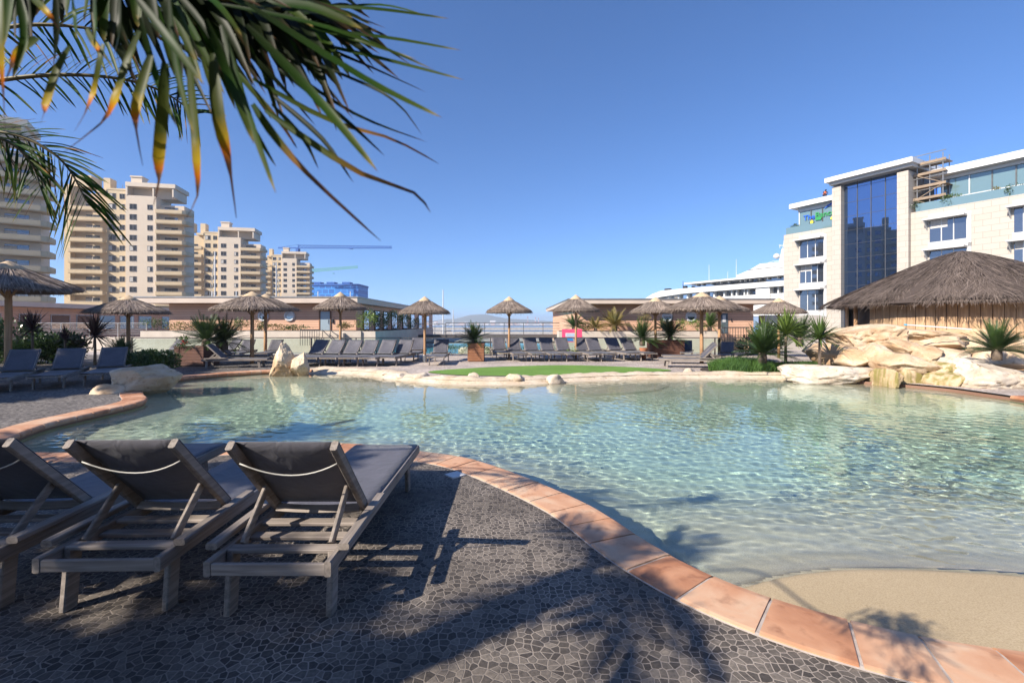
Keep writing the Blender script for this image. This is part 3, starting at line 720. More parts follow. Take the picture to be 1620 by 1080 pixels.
rk(1340,1398,553,581,13.0,1.8,'rounded pale boulder behind the white rock at the waterline',28)
rk(1412,1488,562,594,11.9,1.5,'overhanging front boulder that the water falls from',29, rot=(0,3,0))
rk(1474,1518,570,604,11.8,1.2,'mossy boulder right of the overhang',30, M_rockm)
rk(1250,1400,577,612,12.6,1.6,'long low white rock at the waterline left of the fall',31, M_rockw, sub=5, rough=.10)
rk(1508,1640,570,628,11.2,2.2,'big white rock at the waterline right of the fall',32, M_rockw, sub=5, rough=.08)
rk(1572,1650,556,586,12.2,1.6,'rounded ochre boulder at the right frame edge, below the cycad',33)
rk(1298,1358,545,582,14.0,2.0,'low ochre boulder between the dark cordyline and the waterfall',34)
rk(1400,1432,585,618,11.8,1.2,'stained boulder at the water just left of the fall',35, M_rockm)
rk(1414,1492,582,622,12.0,.9,'recessed streaked rock face under the overhang where the water falls',36, M_rockm, boxy=6, cuts=2, rough=.04)
rk(1484,1536,592,628,11.3,1.2,'green stained boulder at the water right of the fall',37, M_rockm)
rk(1530,1640,520,566,15.0,2.2,'boulder behind the cycad on the waterfall rocks',38)
# free standing rocks
rock((-7.0,14.35,.38),(1.15,.9,1.15),'pointed upright cream boulder standing at the far left pool edge',41, M_rock, (0,-4,20), sub=5, cuts=12, taper=.72)
rock((-6.52,14.4,.24),(.66,.7,.90),'shorter block leaning against the pointed cream boulder at the pool edge',42, M_rock, (0,10,5), sub=5, cuts=12, taper=.3)
rock((-8.45,10.75,.12),(1.75,1.15,.86),'long sloping boulder on the left pool edge, shaded on its pool side',43, M_rock, (6,-6,40), sub=5, cuts=14)
rock((-8.75,10.15,.0),(.75,.5,.42),'small rounded boulder at the near end of the long left boulder',44, M_rock, (0,0,30))
# rim of pale concrete along the far edge
def rim():
    i0, i1 = NL-3, NF+6; prof = [(-.55,-.26),(-.30,-.15),(-.10,-.085),(.02,-.04),(.10,.02),(.25,.05),(.42,.055),(.55,.03),(.60,-.03)]
    idx = [i % NT for i in range(i0,i1)]; base = POOL; t = np.roll(base,-1,0)-np.roll(base,1,0); t /= np.linalg.norm(t,axis=1)[:,None]; nrm = np.stack([t[:,1],-t[:,0]],1)*SGN
    # resample finely
    pts, nr = [], []
    for a, b in zip(idx[:-1], idx[1:]):
        for k in range(4): pts.append(base[a]*(1-k/4)+base[b]*k/4); nr.append(nrm[a]*(1-k/4)+nrm[b]*k/4)
    mb = MB(); vs = []; s = 0
    for q,(p,n) in enumerate(zip(pts,nr)):
        for a,z in prof:
            h = mn.fractal(Vector((p[0]*2.2,p[1]*2.2,a*3)),1,2,4); top = max(0,min(1,(z+.05)/.1))
            vs.append((p[0]+n[0]*(a+h*.05), p[1]+n[1]*(a+h*.05), z+top*h*.045+top*max(0,mn.noise(Vector((p[0]*.9,p[1]*.9,3))))*.05))
    n = len(prof); mb.add(vs, [(k*n+i,k*n+i+1,(k+1)*n+i+1,(k+1)*n+i) for k in range(len(pts)-1) for i in range(n-1)])
    o = struct(mb.build('pool_rim', M_rim, smooth=True)); o.cycles.is_caustics_receiver = True
    return pts
rim()
for k,(px,py,wd,hh,lb) in enumerate(((632,596,22,9,'low white rock on the pool rim left of the lawn'),(662,598,34,14,'broad white rock on the pool rim at the left end of the lawn'),(699,600,16,8,'small white rock on the pool rim at the lawn corner'),
      (746,600,30,17,'white peaked rock on the pool rim, left of three before the lawn'),(812,602,40,17,'broad white rock on the pool rim, middle of three before the lawn'),(881,602,34,16,'white rock on the pool rim, right of three before the lawn'),
      (1095,590,26,12,'cream rock on the pool rim beside the side-on lounger'),(610,592,14,6,'tiny white rock on the far left pool rim'))):
    g = G(px, py, 0); g.y += .25
    rock((g.x,g.y,.0),(wd/F*g.y*1.15,.5,hh/F*g.y*1.2), lb, 60+k, M_rockw, (0,0,k*40), sub=3, group='white rocks on the pool rim', rough=.12, taper=.35)
# lawn
def turf_mat():
    m, nt, b = nodes_of('turf'); geo = N(nt,'ShaderNodeNewGeometry'); n = N(nt,'ShaderNodeTexNoise'); n.inputs['Scale'].default_value = 60; n.inputs['Detail'].default_value = 4; nt.links.new(geo.outputs['Position'], n.inputs['Vector'])
    n2 = N(nt,'ShaderNodeTexNoise'); n2.inputs['Scale'].default_value = .8; nt.links.new(geo.outputs['Position'], n2.inputs['Vector'])
    a = N(nt,'ShaderNodeMath',operation='MULTIPLY_ADD'); a.inputs[1].default_value = .6; nt.links.new(n2.outputs['Fac'], a.inputs[0]); nt.links.new(n.outputs['Fac'], a.inputs[2])
    c = ramp(nt, a.outputs[0], [(0.5,(0.085,0.175,0.018)),(1.1,(0.15,0.28,0.04))]); nt.links.new(c, b.inputs['Base Color']); b.inputs['Roughness'].default_value = .9; bump(nt, b, n.outputs['Fac'], .8, .02); return m
lw = catmull([(-2.6,14.5),(-1.6,13.6),(-.2,13.35),(1.4,13.5),(2.8,13.95),(4.0,14.35),(5.1,14.95),(4.3,15.9),(2.2,16.75),(.2,16.4),(-1.6,15.5)],6)
struct(fill_with_hole('lawn', lw, [], .018, turf_mat()))

# ------------------------------------------------------------------ plants
M_leaf = mat('leaf_green', (0.10,0.16,0.035), (0.045,0.085,0.02), 3, .5, rnd=.2, trans=.25)
M_leafb = mat('leaf_bright', (0.22,0.30,0.06), (0.12,0.19,0.035), 3, .45, rnd=.15, trans=.3)
M_cyc = mat('cycad_green', (0.055,0.10,0.025), (0.025,0.05,0.014), 3, .35, rnd=.2, trans=.15)
M_purp = mat('leaf_purple', (0.075,0.035,0.04), (0.04,0.02,0.022), 3, .4, rnd=.2, trans=.15)
M_ochl = mat('leaf_ochre', (0.30,0.22,0.06), (0.16,0.15,0.04), 3, .6, rnd=.2, trans=.25)
M_bark = mat('palm_bark', (0.20,0.15,0.11), (0.09,0.065,0.05), 10, .9, .6, 20)
M_grass = mat('grass_green', (0.10,0.20,0.035), (0.04,0.10,0.02), 2, .5, trans=.25)
def cycad_mesh(mb, rr, n=34, L=.8, leaf=.11, lw_=.010, droop=.5, up=(8,75), center=(0,0,0), steps=22):
    c = Vector(center)
    for k in range(n):
        az = rr.uniform(0,6.283); el = rad(rr.uniform(*up)); d = Vector((math.cos(az)*math.cos(el),math.sin(az)*math.cos(el),math.sin(el))); Lk = L*rr.uniform(.75,1.1); dr = droop*rr.uniform(.6,1.2)
        pts = [c+d*Lk*t+Vector((0,0,-dr*Lk*t*t*.6*math.cos(el))) for t in [i/steps for i in range(steps+1)]]
        mb.blade(pts[::4]+[pts[-1]], [.008]*len(pts[::4])+[.002], (0,0,1), .1)
        for i in range(3, steps+1):
            p = pts[i]; tn = (pts[i]-pts[i-1]).normalized(); sd_ = tn.cross(Vector((0,0,1))).normalized(); upv = sd_.cross(tn)
            l = leaf*math.sin(math.pi*min(1,.18+.78*i/steps))**.6
            for s in (-1,1):
                e = p+(sd_*s*.8+tn*.55+upv*.28).normalized()*l*rr.uniform(.85,1.1)
                w_ = tn*lw_
                mb.add([p-w_,p+w_,e],[(0,1,2)])
def sword_mesh(mb, rr, n=70, L=.7, wd=.022, up=(-25,85), droop=.6, center=(0,0,0)):
    c = Vector(center)
    for k in range(n):
        az = rr.uniform(0,6.283); el = rad(up[0]+(up[1]-up[0])*rr.random()**.8); d = Vector((math.cos(az)*math.cos(el),math.sin(az)*math.cos(el),math.sin(el))); Lk = L*rr.uniform(.7,1.1); dr = droop*rr.uniform(.4,1.3)
        ts = [0,.25,.5,.75,1]; pts = [c+d*Lk*t+Vector((0,0,-dr*Lk*t**2.2*.5*math.cos(el))) for t in ts]
        mb.blade(pts, [wd*.6,wd,wd*.95,wd*.6,.001], (0,0,1), .3)
def leafball(mb, rr, n, dims, size, center=(0,0,0)):
    cl = [Vector((rr.gauss(0,.4),rr.gauss(0,.4),rr.gauss(0,.4))) for _ in range(7)]
    for k in range(n):
        q = rr.choice(cl)+Vector((rr.gauss(0,.27),rr.gauss(0,.27),rr.gauss(0,.27)))
        if q.length > 1.05: continue
        p = Vector(center)+Vector((q.x*dims[0]/2,q.y*dims[1]/2,q.z*dims[2]/2)); d = (q.normalized()+Vector((rr.gauss(0,.6),rr.gauss(0,.6),rr.gauss(.3,.6)))).normalized(); l = size*rr.uniform(.6,1.3)
        s = d.orthogonal().normalized(); s = Matrix.Rotation(rr.uniform(0,6.28),3,d) @ s
        mb.add([p, p+d*l*.5+s*l*.24, p+d*l, p+d*l*.5-s*l*.24],[(0,1,2,3)])
CYC = {}
def cycad(x, y, z, L, label, kind='a', m=None, n=70, stem=.15, group=None, up=(-6,78), leaf=None):
    key = (kind, n, up)
    if key not in CYC:
        rr = random.Random(len(CYC)+70); mb = MB(); cycad_mesh(mb, rr, n=n, L=.8, center=(0,0,.15), up=up, leaf=leaf or .14); st = MB()
        st.lathe([(.01,.22),(.085,.18),(.10,.08),(.095,-.05),(.01,-.06)],12); t = thing('cycad', label, 'plant', (x,y,z), R.uniform(0,6), group, L/.8)
        mb.build('fronds', m or M_cyc, t); st.build('stem', M_bark, t, smooth=True); CYC[key] = t; return t
    return dup(CYC[key], (x,y,z), R.uniform(0,6), label, group, L/.8)
def cord(x, y, z, L, stem, label, m, n=80, wd=.024, up=(-25,85), seed=1):
    t = thing('cordyline', label, 'plant', (x,y,z), R.uniform(0,6)); mb = MB(); rr = random.Random(seed); sword_mesh(mb, rr, n, L, wd, up, center=(0,0,stem)); mb.build('leaves', m, t)
    s = MB(); s.tube([(0,0,-.05),(.01,0,stem*.5),(0,0,stem+.02)],[.05,.04,.035],8); s.build('trunk', M_bark, t, smooth=True); return t
def shrub(x, y, z, dims, label, m, n=900, size=.07, seed=1, name='shrub'):
    t = thing(name, label, 'shrub', (x,y,z)); mb = MB(); rr = random.Random(seed); leafball(mb, rr, n, dims, size, (0,0,dims[2]*.5)); mb.build('foliage', m, t)
    s = MB()
    for k in range(4):
        a = k*1.6+seed; s2 = MB(); s2.tube([(0,0,-.02),(dims[0]*.15*math.cos(a),dims[1]*.15*math.sin(a),dims[2]*.45)],[.012,.006],5); s2.build('stem', M_bark, t)
    return t
def atpx(px, py, Y): p = W(px,py,Y); return p.x, Y, p.z
# planters with cycads
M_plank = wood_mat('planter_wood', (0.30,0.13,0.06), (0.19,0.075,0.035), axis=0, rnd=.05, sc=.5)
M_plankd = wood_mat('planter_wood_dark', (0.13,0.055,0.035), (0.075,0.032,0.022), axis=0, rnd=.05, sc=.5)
M_soil = mat('soil', (0.05,0.035,0.025), rough=.95)
def planter(x, y, wd, dp, h, label, m, rz=0):
    t = thing('planter_box', label, 'planter', (x,y,0), rz); n = max(4,int(h/.11)); b = MB()
    for k in range(n):
        z0 = .03+(h-.06)*k/n; z1 = .03+(h-.06)*(k+1)/n-.008
        b.b2(-wd/2,wd/2,-dp/2,-dp/2+.03,z0,z1); b.b2(-wd/2,wd/2,dp/2-.03,dp/2,z0,z1); b.b2(-wd/2,-wd/2+.03,-dp/2+.032,dp/2-.032,z0,z1); b.b2(wd/2-.03,wd/2,-dp/2+.032,dp/2-.032,z0,z1)
    b.b2(-wd/2+.032,wd/2-.032,-dp/2+.032,dp/2-.032,.0,.05); b.build('panels', m, t)
    c = MB(); c.b2(-wd/2-.02,wd/2+.02,-dp/2-.02,-dp/2+.06,h-.03,h); c.b2(-wd/2-.02,wd/2+.02,dp/2-.06,dp/2+.02,h-.03,h); c.b2(-wd/2-.02,-wd/2+.06,-dp/2+.062,dp/2-.062,h-.03,h); c.b2(wd/2-.06,wd/2+.02,-dp/2+.062,dp/2-.062,h-.03,h); c.build('top_trim', m, t)
    s = MB(); s.b2(-wd/2+.035,wd/2-.035,-dp/2+.035,dp/2-.035,.06,h-.06); s.build('soil', M_soil, t); return t
PX = lambda px, Y: (px-HX)/F*Y
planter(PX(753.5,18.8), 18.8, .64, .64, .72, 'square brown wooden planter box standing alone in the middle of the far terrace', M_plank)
cycad(PX(750,18.8), 18.8, .66, .85, 'dark cycad growing in the square wooden planter', n=78)
shrub(PX(757,18.6), 18.55, .64, (.42,.3,.36), 'low green trailing plant at the front of the square wooden planter', M_leaf, 260, .06, 5)
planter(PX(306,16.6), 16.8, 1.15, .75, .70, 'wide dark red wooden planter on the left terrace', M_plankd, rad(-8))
cycad(PX(326,16.9), 16.9, .66, 1.15, 'large cycad in the left end of the wide dark left planter', n=78)
cycad(PX(352,17.3), 17.4, .60, 1.1, 'second cycad right of the wide dark left planter', n=78)
shrub(PX(292,16.5), 16.45, .66, (.5,.35,.4), 'leafy plant with red flowers at the corner of the left planter', M_leaf, 300, .07, 6)
fl = MB(); rr_ = random.Random(9)
for k in range(9):
    p = W(292,541,16.25)+Vector((rr_.gauss(0,.05),rr_.gauss(0,.03),rr_.gauss(0,.04)))
    fl.lathe([(.004,.02),(.028,.012),(.03,0),(.005,-.02)],7,p)
tag(fl.build('geranium_flowers', mat('red_petal',(0.55,0.04,0.03),rough=.6)), 'cluster of red flowers above the left planter corner', 'flower')
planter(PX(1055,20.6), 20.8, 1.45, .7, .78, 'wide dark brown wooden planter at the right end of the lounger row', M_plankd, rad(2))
cycad(PX(1060,20.7), 20.7, .74, .95, 'dark cycad in the wide dark planter on the right', n=78)
pt = thing('terracotta_pot','terracotta pot beside the last lounger of the far right row','pot',(PX(1018,20.0),20.0,0)); b = MB(); b.lathe([(.0,.02),(.10,.0),(.13,.25),(.16,.42),(.175,.42),(.175,.47),(.15,.47),(.14,.40),(.0,.40)],20); b.build('pot', mat('terracotta',(0.50,0.19,0.09),rough=.8), pt, smooth=False)
sl_ = MB(); sl_.lathe([(.001,.41),(.14,.405)],14); sl_.build('soil', M_soil, pt)
cycad(PX(1016,20.0), 20.0, .62, 1.0, 'bright cycad in the terracotta pot on the right terrace', n=64, stem=.2)
# planting bed on the right
cord(*atpx(1243,578,14.5), .95, .95, 'tall pale yellow-green cordyline in the right bed', M_leafb, 105, .028, seed=11)
cord(*atpx(1297,580,13.4), .82, .80, 'dark green cordyline with bare trunk, left of the waterfall rocks', M_leaf, 110, .024, seed=12)
cord(*atpx(1209,545,17.0), .85, .4, 'spiky yellowish cordyline behind the big dark cycad of the right bed', M_leafb, 60, .02, seed=13)
cycad(*atpx(1206,571,14.3), 1.05, 'big dark mounded cycad in the right planting bed', kind='b', n=100, up=(2,80))
cycad(*atpx(1265,545,16.5), 1.0, 'dark cycad behind the two tall cordylines of the right bed', n=78)
cycad(*atpx(1577,566,11.4), .84, 'glossy dark cycad growing on the waterfall rocks at the right', kind='b', n=100, up=(2,80))
def grass_clump(name, poly_c, rx, ry, h, n, seed):
    mb = MB(); rr = random.Random(seed)
    for k in range(n):
        a = rr.uniform(0,6.283); q = math.sqrt(rr.random()); x = poly_c[0]+rx*q*math.cos(a); y = poly_c[1]+ry*q*math.sin(a); az = rr.uniform(0,6.28); hh = h*rr.uniform(.6,1.15)*(1-.35*q*q); l = rr.uniform(.1,.5)*hh
        d = Vector((math.cos(az)*l,math.sin(az)*l,0)); p = Vector((x,y,0))
        mb.blade([p,p+d*.35+Vector((0,0,hh*.6)),p+d+Vector((0,0,hh*.95))],[.007,.006,.001],(math.sin(az),-math.cos(az),.2),.1)
    o = mb.build(name, M_grass); tag(o, 'thick bright green grass covering the right planting bed', 'grass', kind='stuff'); return o
grass_clump('grass_bed', (PX(1180,14.6),14.75), 1.05, .8, .48, 4200, 3)
gb = grass_clump('grass_bed', (PX(1285,14.1),14.5), 1.25, .6, .36, 3400, 4); gb['label'] = 'low green grass between the cordylines and the white rock'
struct(fill_with_hole('planting_bed', catmull([(6.2,14.3),(8.0,13.9),(10.5,13.6),(13.5,12.2),(16.5,12.0),(17,17),(12,18.5),(8,17.2),(6.3,15.6)],6), [], .012, M_soil))
# left bank plants
cord(*atpx(51,575,16.0), .85, 1.15, 'tall dark purple cordyline at the left, next to the thick umbrella pole', M_purp, 95, .02, seed=14)
cord(*atpx(103,570,17.0), .62, .75, 'small dark purple cordyline between two larger ones', M_purp, 70, .018, seed=15)
cord(*atpx(150,575,16.2), .95, .95, 'bushy dark purple cordyline left of the shaded thatched umbrella', M_purp, 110, .022, seed=16)
cycad(*atpx(192,573,14.9), .8, 'green cycad behind the shaded sun loungers on the left', n=78)
cycad(*atpx(30,575,17.5), 1.0, 'dark cycad in the shade at the left frame edge', n=78)
shrub(*atpx(246,588,13.6), (1.35,.9,.62), 'grey green rosemary bush behind the long left boulder', M_leaf, 3200, .085, 21)
shrub(*atpx(205,583,14.2), (1.1,.8,.5), 'low leafy bush between the left cycad and the rosemary', M_leaf, 2600, .085, 22)
shrub(*atpx(85,578,17.6), (2.6,1.0,1.3), 'dense dark bush behind the shaded loungers', M_cyc, 5200, .13, 23)
shrub(*atpx(15,580,18.0), (2.4,1.2,1.9), 'tall dark bush at the left frame edge behind the umbrella pole', M_cyc, 5600, .14, 24)
shrub(*atpx(905,564,19.6), (.5,.4,.45), 'small green bush behind the loungers at the pink sign', M_leafb, 260, .05, 25)
# ------------------------------------------------------------------ ground beyond, sea, hills
M_pave = mat('terrace_paving', (0.42,0.37,0.34), (0.32,0.28,0.26), 3, .8, .2, 30)
M_quay = mat('quay_concrete', (0.36,0.33,0.30), (0.26,0.24,0.22), .5, .85)
def slab(name, x0,x1,y0,y1,z0,z1,m):
    b = MB(); b.b2(x0,x1,y0,y1,z0,z1); return struct(b.build(name, m))
slab('terrace', -60, 34, 22.6, 54, -6.9, -.03, M_pave)
slab('terrace', -90, -34, -16, 22.6, -6.9, -.02, M_pave)
slab('terrace', 34, 36.5, -16, 54, -6.9, -.02, M_pave)
slab('quay', -420, -60, 54, 460, -8, -5, M_quay)
slab('quay', 36.5, 260, 20, 140, -8, -5, M_quay)
def sea_mat():
    m, nt, b = nodes_of('sea_water'); geo = N(nt,'ShaderNodeNewGeometry'); n = N(nt,'ShaderNodeTexNoise'); n.inputs['Scale'].default_value = .35; n.inputs['Detail'].default_value = 5; nt.links.new(geo.outputs['Position'], n.inputs['Vector'])
    b.inputs['Base Color'].default_value = (0.03,0.075,0.12,1); b.inputs['Roughness'].default_value = .18; bump(nt, b, n.outputs['Fac'], .6, .5); return m
b = MB(); b.add([(-5000,-280,-7),(5000,-280,-7),(5000,4700,-7),(-5000,4700,-7)],[(0,1,2,3)]); struct(b.build('sea', sea_mat()))
M_hill = mat('far_hills', (0.16,0.17,0.12), (0.10,0.12,0.08), .004, .95)
def hills(y, x0, x1, hmax, seed, depth=900):
    n = 90; vs = []
    for j,(dy,f) in enumerate(((0,0),(depth*.45,1.0),(depth,.0))):
        for i in range(n+1):
            x = x0+(x1-x0)*i/n; h = hmax*(.35+.9*max(0,mn.fractal(Vector((x*.0011+seed,seed*3.3,0)),1,2,5)+.35))*math.sin(math.pi*i/n)**.5
            vs.append((x,y+dy,-8+h*f))
    b = MB(); b.add(vs,[(j*(n+1)+i,j*(n+1)+i+1,(j+1)*(n+1)+i+1,(j+1)*(n+1)+i) for j in range(2) for i in range(n)]); return struct(b.build('hills', M_hill, smooth=True))
hills(3000, -1150, 450, 92, 2.0); hills(2900, -60, 620, 80, 5.2); hills(3300, -2600, 2600, 40, 7.7)
# far shore: port town, tanks, chimneys
rr = random.Random(77); M_town = [mat('far_town_white',(0.75,0.72,0.70)), mat('far_town_pink',(0.70,0.50,0.42)), mat('far_town_grey',(0.42,0.42,0.44))]
bs = [MB(),MB(),MB()]
for k in range(240):
    x = rr.uniform(-520,420); y = rr.uniform(2250,2600); bs[rr.randrange(3)].b2(x-rr.uniform(4,16),x+rr.uniform(4,18),y,y+14,-8,-7+rr.uniform(4,16)*(1.6 if rr.random()<.1 else 1))
for q,nm in zip(bs,('white','pink','grey')):
    o = q.build('distant_town', M_town[('white','pink','grey').index(nm)]); tag(o, 'mass of tiny %s buildings along the far shore of the bay' % nm, 'town', kind='stuff')
slab('far_shore', -1400, 900, 2240, 2900, -8, -5.5, M_quay)
M_redw = mat('chimney_red',(0.55,0.12,0.10)); M_white = mat('white_paint',(0.60,0.60,0.595),(0.55,0.55,0.545),2,.45)
for px,h in ((835,44),(847,40),(852,36)):
    x = PX(px,2200); t = thing('power_chimney','red and white striped chimney on the far shore','chimney',(x,2200,-7),0,'striped chimneys on the far shore')
    for i in range(4):
        c = MB(); c.lathe([(2.6-.3*i,h*i/4),(2.6-.3*(i+1),h*(i+1)/4)],10); c.build('band', M_redw if i%2 else M_white, t)
# breakwater and moored boats
def jetty(label, x0,x1,y,z1,wd,m):
    b = MB(); n = 60
    for k in range(n):
        xa = x0+(x1-x0)*k/n; b.b2(xa,xa+(x1-x0)/n-.02,y,y+wd,-8,z1+.25*mn.noise(Vector((xa*.3,y,0))))
    return tag(b.build('breakwater', m), label, 'breakwater')
M_stone = mat('jetty_stone',(0.52,0.47,0.42),(0.38,0.34,0.30),.4,.9)
jetty('long pale stone breakwater across the harbour, nearer', -60, 60, 330, -4.2, 8, M_stone)
jetty('second pale breakwater farther out in the bay', -150, 120, 640, -3.6, 10, M_stone)
M_dark = mat('dark_trim',(0.03,0.03,0.035),rough=.4); M_gl = None
def motorboat(x,y,L,rz,label):
    t = thing('motor_boat',label,'boat',(x,y,-7),rz,'white boats moored in the harbour'); b = MB(); n = 8; sec = []
    for i in range(n+1):
        u = i/n; wd = L*.16*(1-max(0,(u-.5)/.5)**2*.97); zt = L*.10+L*.05*u*u; sec += [(-L/2+L*u,-wd,zt),(-L/2+L*u,-wd*.6,-.2),(-L/2+L*u,wd*.6,-.2),(-L/2+L*u,wd,zt)]
    b.add(sec,[(i*4+j,i*4+(j+1)%4,(i+1)*4+(j+1)%4,(i+1)*4+j) for i in range(n) for j in range(4)]+[(3,2,1,0)]); b.build('hull', M_white, t)
    c = MB(); c.prism([(-L*.2,L*.10),(L*.22,L*.12),(L*.08,L*.22),(-L*.18,L*.22)],-L*.10,L*.10); c.build('cabin', M_white, t)
    g = MB(); g.b2(-L*.15,L*.06,-L*.103,L*.103,L*.15,L*.20); g.build('windows', M_dark, t)
    return t
for px,y,L,rz,lb in ((838,150,7,.3,'white motor boat behind the walkway railing, left of three'),(857,160,8,2.9,'white motor boat behind the walkway railing, middle of three'),(874,150,6,.1,'white motor boat behind the walkway railing, right of three'),(752,420,14,.0,'distant white boat left of the middle umbrella pole')):
    motorboat(PX(px,y),y,L,rz,lb)

# ------------------------------------------------------------------ glass and shared materials
def glass_mat(name, tint, refl=1.0, rough=.02, trans=True, dark=(0.02,0.03,0.04)):
    m, nt, b = nodes_of(name); fr = N(nt,'ShaderNodeFresnel'); fr.inputs['IOR'].default_value = 1.5
    mu = N(nt,'ShaderNodeMath',operation='MULTIPLY'); mu.use_clamp = True; mu.inputs[1].default_value = refl; nt.links.new(fr.outputs[0], mu.inputs[0])
    gl = N(nt,'ShaderNodeBsdfGlossy'); gl.inputs['Roughness'].default_value = rough
    if trans: bd = N(nt,'ShaderNodeBsdfTransparent'); bd.inputs[0].default_value = (*tint,1)
    else: bd = N(nt,'ShaderNodeBsdfDiffuse'); bd.inputs[0].default_value = (*dark,1); gl.inputs['Color'].default_value = (*tint,1)
    mx = N(nt,'ShaderNodeMixShader'); nt.links.new(mu.outputs[0], mx.inputs[0]); nt.links.new(bd.outputs[0], mx.inputs[1]); nt.links.new(gl.outputs[0], mx.inputs[2]); nt.links.new(mx.outputs[0], nt.nodes['Material Output'].inputs[0]); MATS[name] = m; return m
M_pane = glass_mat('clear_glass', (0.86,0.94,0.92), 1.0)
M_win = glass_mat('window_glass', (0.80,0.88,1.0), 4.5, .03, False, (0.03,0.035,0.045))
M_tower = glass_mat('curtain_wall_glass', (0.42,0.62,1.0), 9.0, .012, False, (0.006,0.010,0.02))
M_teal = glass_mat('teal_glass', (0.70,0.88,0.95), 3.0, .03, False, (0.13,0.20,0.21))
M_rail = mat('rail_metal', (0.13,0.125,0.12), rough=.4, metal=.6)
M_railg = mat('rail_grey', (0.34,0.33,0.32), rough=.4, metal=.5)
def siding(name, c1, c2, pitch, axis=2, gap=.08):
    m, nt, b = nodes_of(name); tc = N(nt,'ShaderNodeTexCoord'); sx = N(nt,'ShaderNodeSeparateXYZ'); nt.links.new(tc.outputs['Object'], sx.inputs[0])
    d = N(nt,'ShaderNodeMath',operation='DIVIDE'); d.inputs[1].default_value = pitch; nt.links.new(sx.outputs[axis], d.inputs[0])
    f = N(nt,'ShaderNodeMath',operation='FRACT'); nt.links.new(d.outputs[0], f.inputs[0]); fl_ = N(nt,'ShaderNodeMath',operation='FLOOR'); nt.links.new(d.outputs[0], fl_.inputs[0])
    wn = N(nt,'ShaderNodeTexWhiteNoise',noise_dimensions='1D'); nt.links.new(fl_.outputs[0], wn.inputs['W'])
    n = N(nt,'ShaderNodeTexNoise'); n.inputs['Scale'].default_value = 1.5; n.inputs['Detail'].default_value = 5; nt.links.new(tc.outputs['Object'], n.inputs['Vector'])
    a = N(nt,'ShaderNodeMath',operation='MULTIPLY_ADD'); a.inputs[1].default_value = .45; nt.links.new(wn.outputs['Value'], a.inputs[0]); nt.links.new(n.outputs['Fac'], a.inputs[2])
    c = ramp(nt, a.outputs[0], [(.35,c2),(1.0,c1)]); g = N(nt,'ShaderNodeMath',operation='GREATER_THAN'); g.inputs[1].default_value = gap; nt.links.new(f.outputs[0], g.inputs[0])
    mx = N(nt,'ShaderNodeMix',data_type='RGBA'); nt.links.new(g.outputs[0], mx.inputs['Factor']); mx.inputs['A'].default_value = (*[x*.45 for x in c2],1); nt.links.new(c, mx.inputs['B']); nt.links.new(mx.outputs['Result'], b.inputs['Base Color']); b.inputs['Roughness'].default_value = .65
    bump(nt, b, g.outputs[0], .6, .01); MATS[name] = m; return m
M_side = siding('cedar_siding', (0.66,0.40,0.27), (0.57,0.325,0.21), .145)
M_fascia = mat('roof_fascia', (0.56,0.455,0.37), (0.50,0.405,0.33), 2, .6)
M_cream = mat('cream_render', (0.58,0.51,0.43), (0.52,0.46,0.38), 1.2, .8, .1)
M_creamw = mat('cream_planter', (0.55,0.475,0.395), (0.47,0.40,0.33), 2.0, .8, .15)

# ------------------------------------------------------------------ glass fence along the terrace
gf = thing('glass_fence','low frameless glass fence with a dark top rail behind the far sun loungers','fence',(-17.8,21.9,0)); gx = 0.0; k = 0
pn = []
while gx < 28.4:
    p = MB(); p.beam((gx,0,0),(gx,0,.82),.05,.05); p.box((gx,0,.02),(.12,.12,.03)); p.build('post', M_rail, gf)
    q = MB(); q.b2(gx+.05,gx+2.05,-.006,.006,.08,.80); q.build('glass_panel', M_pane, gf); gx += 2.1
q = MB(); q.beam((-.05,0,.845),(gx,0,.845),.055,.04); q.build('top_rail', M_rail, gf)

# second pool and planting seen through the glass
M_turq = mat('turquoise_water', (0.06,0.36,0.42), (0.04,0.27,0.34), 1.0, .08, .25, 6)
struct(fill_with_hole('second_pool', catmull([(-7.3,24.5),(-3,23.9),(1.5,24.4),(4.2,25),(4.8,30),(2,35.8),(-4,35.8),(-7.6,33)],6), [], -.005, M_turq))
for k,(px,py,w_) in enumerate(((735,560,.9),(752,556,.7),(772,559,1.2),(790,556,.8),(813,557,1.0),(696,558,.8))):
    x = PX(px,23.6); rock((x,23.7,.12),(w_,.7,.5), 'pale rock on the near edge of the second pool', 90+k, M_rockw, (0,0,k*50), 3, group='pale rocks around the second pool')
for k,(px,w_) in enumerate(((715,1.6),(760,1.2),(800,1.4),(842,1.1))):
    shrub(PX(px,23.0), 22.9, -.02, (w_,.5,.48), ('low green hedge behind the glass fence, left of the square planter','low green hedge behind the glass fence at the square planter','low green hedge behind the glass fence, right of the square planter','low green hedge behind the glass fence, left of the pink sign')[k], M_leaf, 700, .06, 30+k, 'hedge')
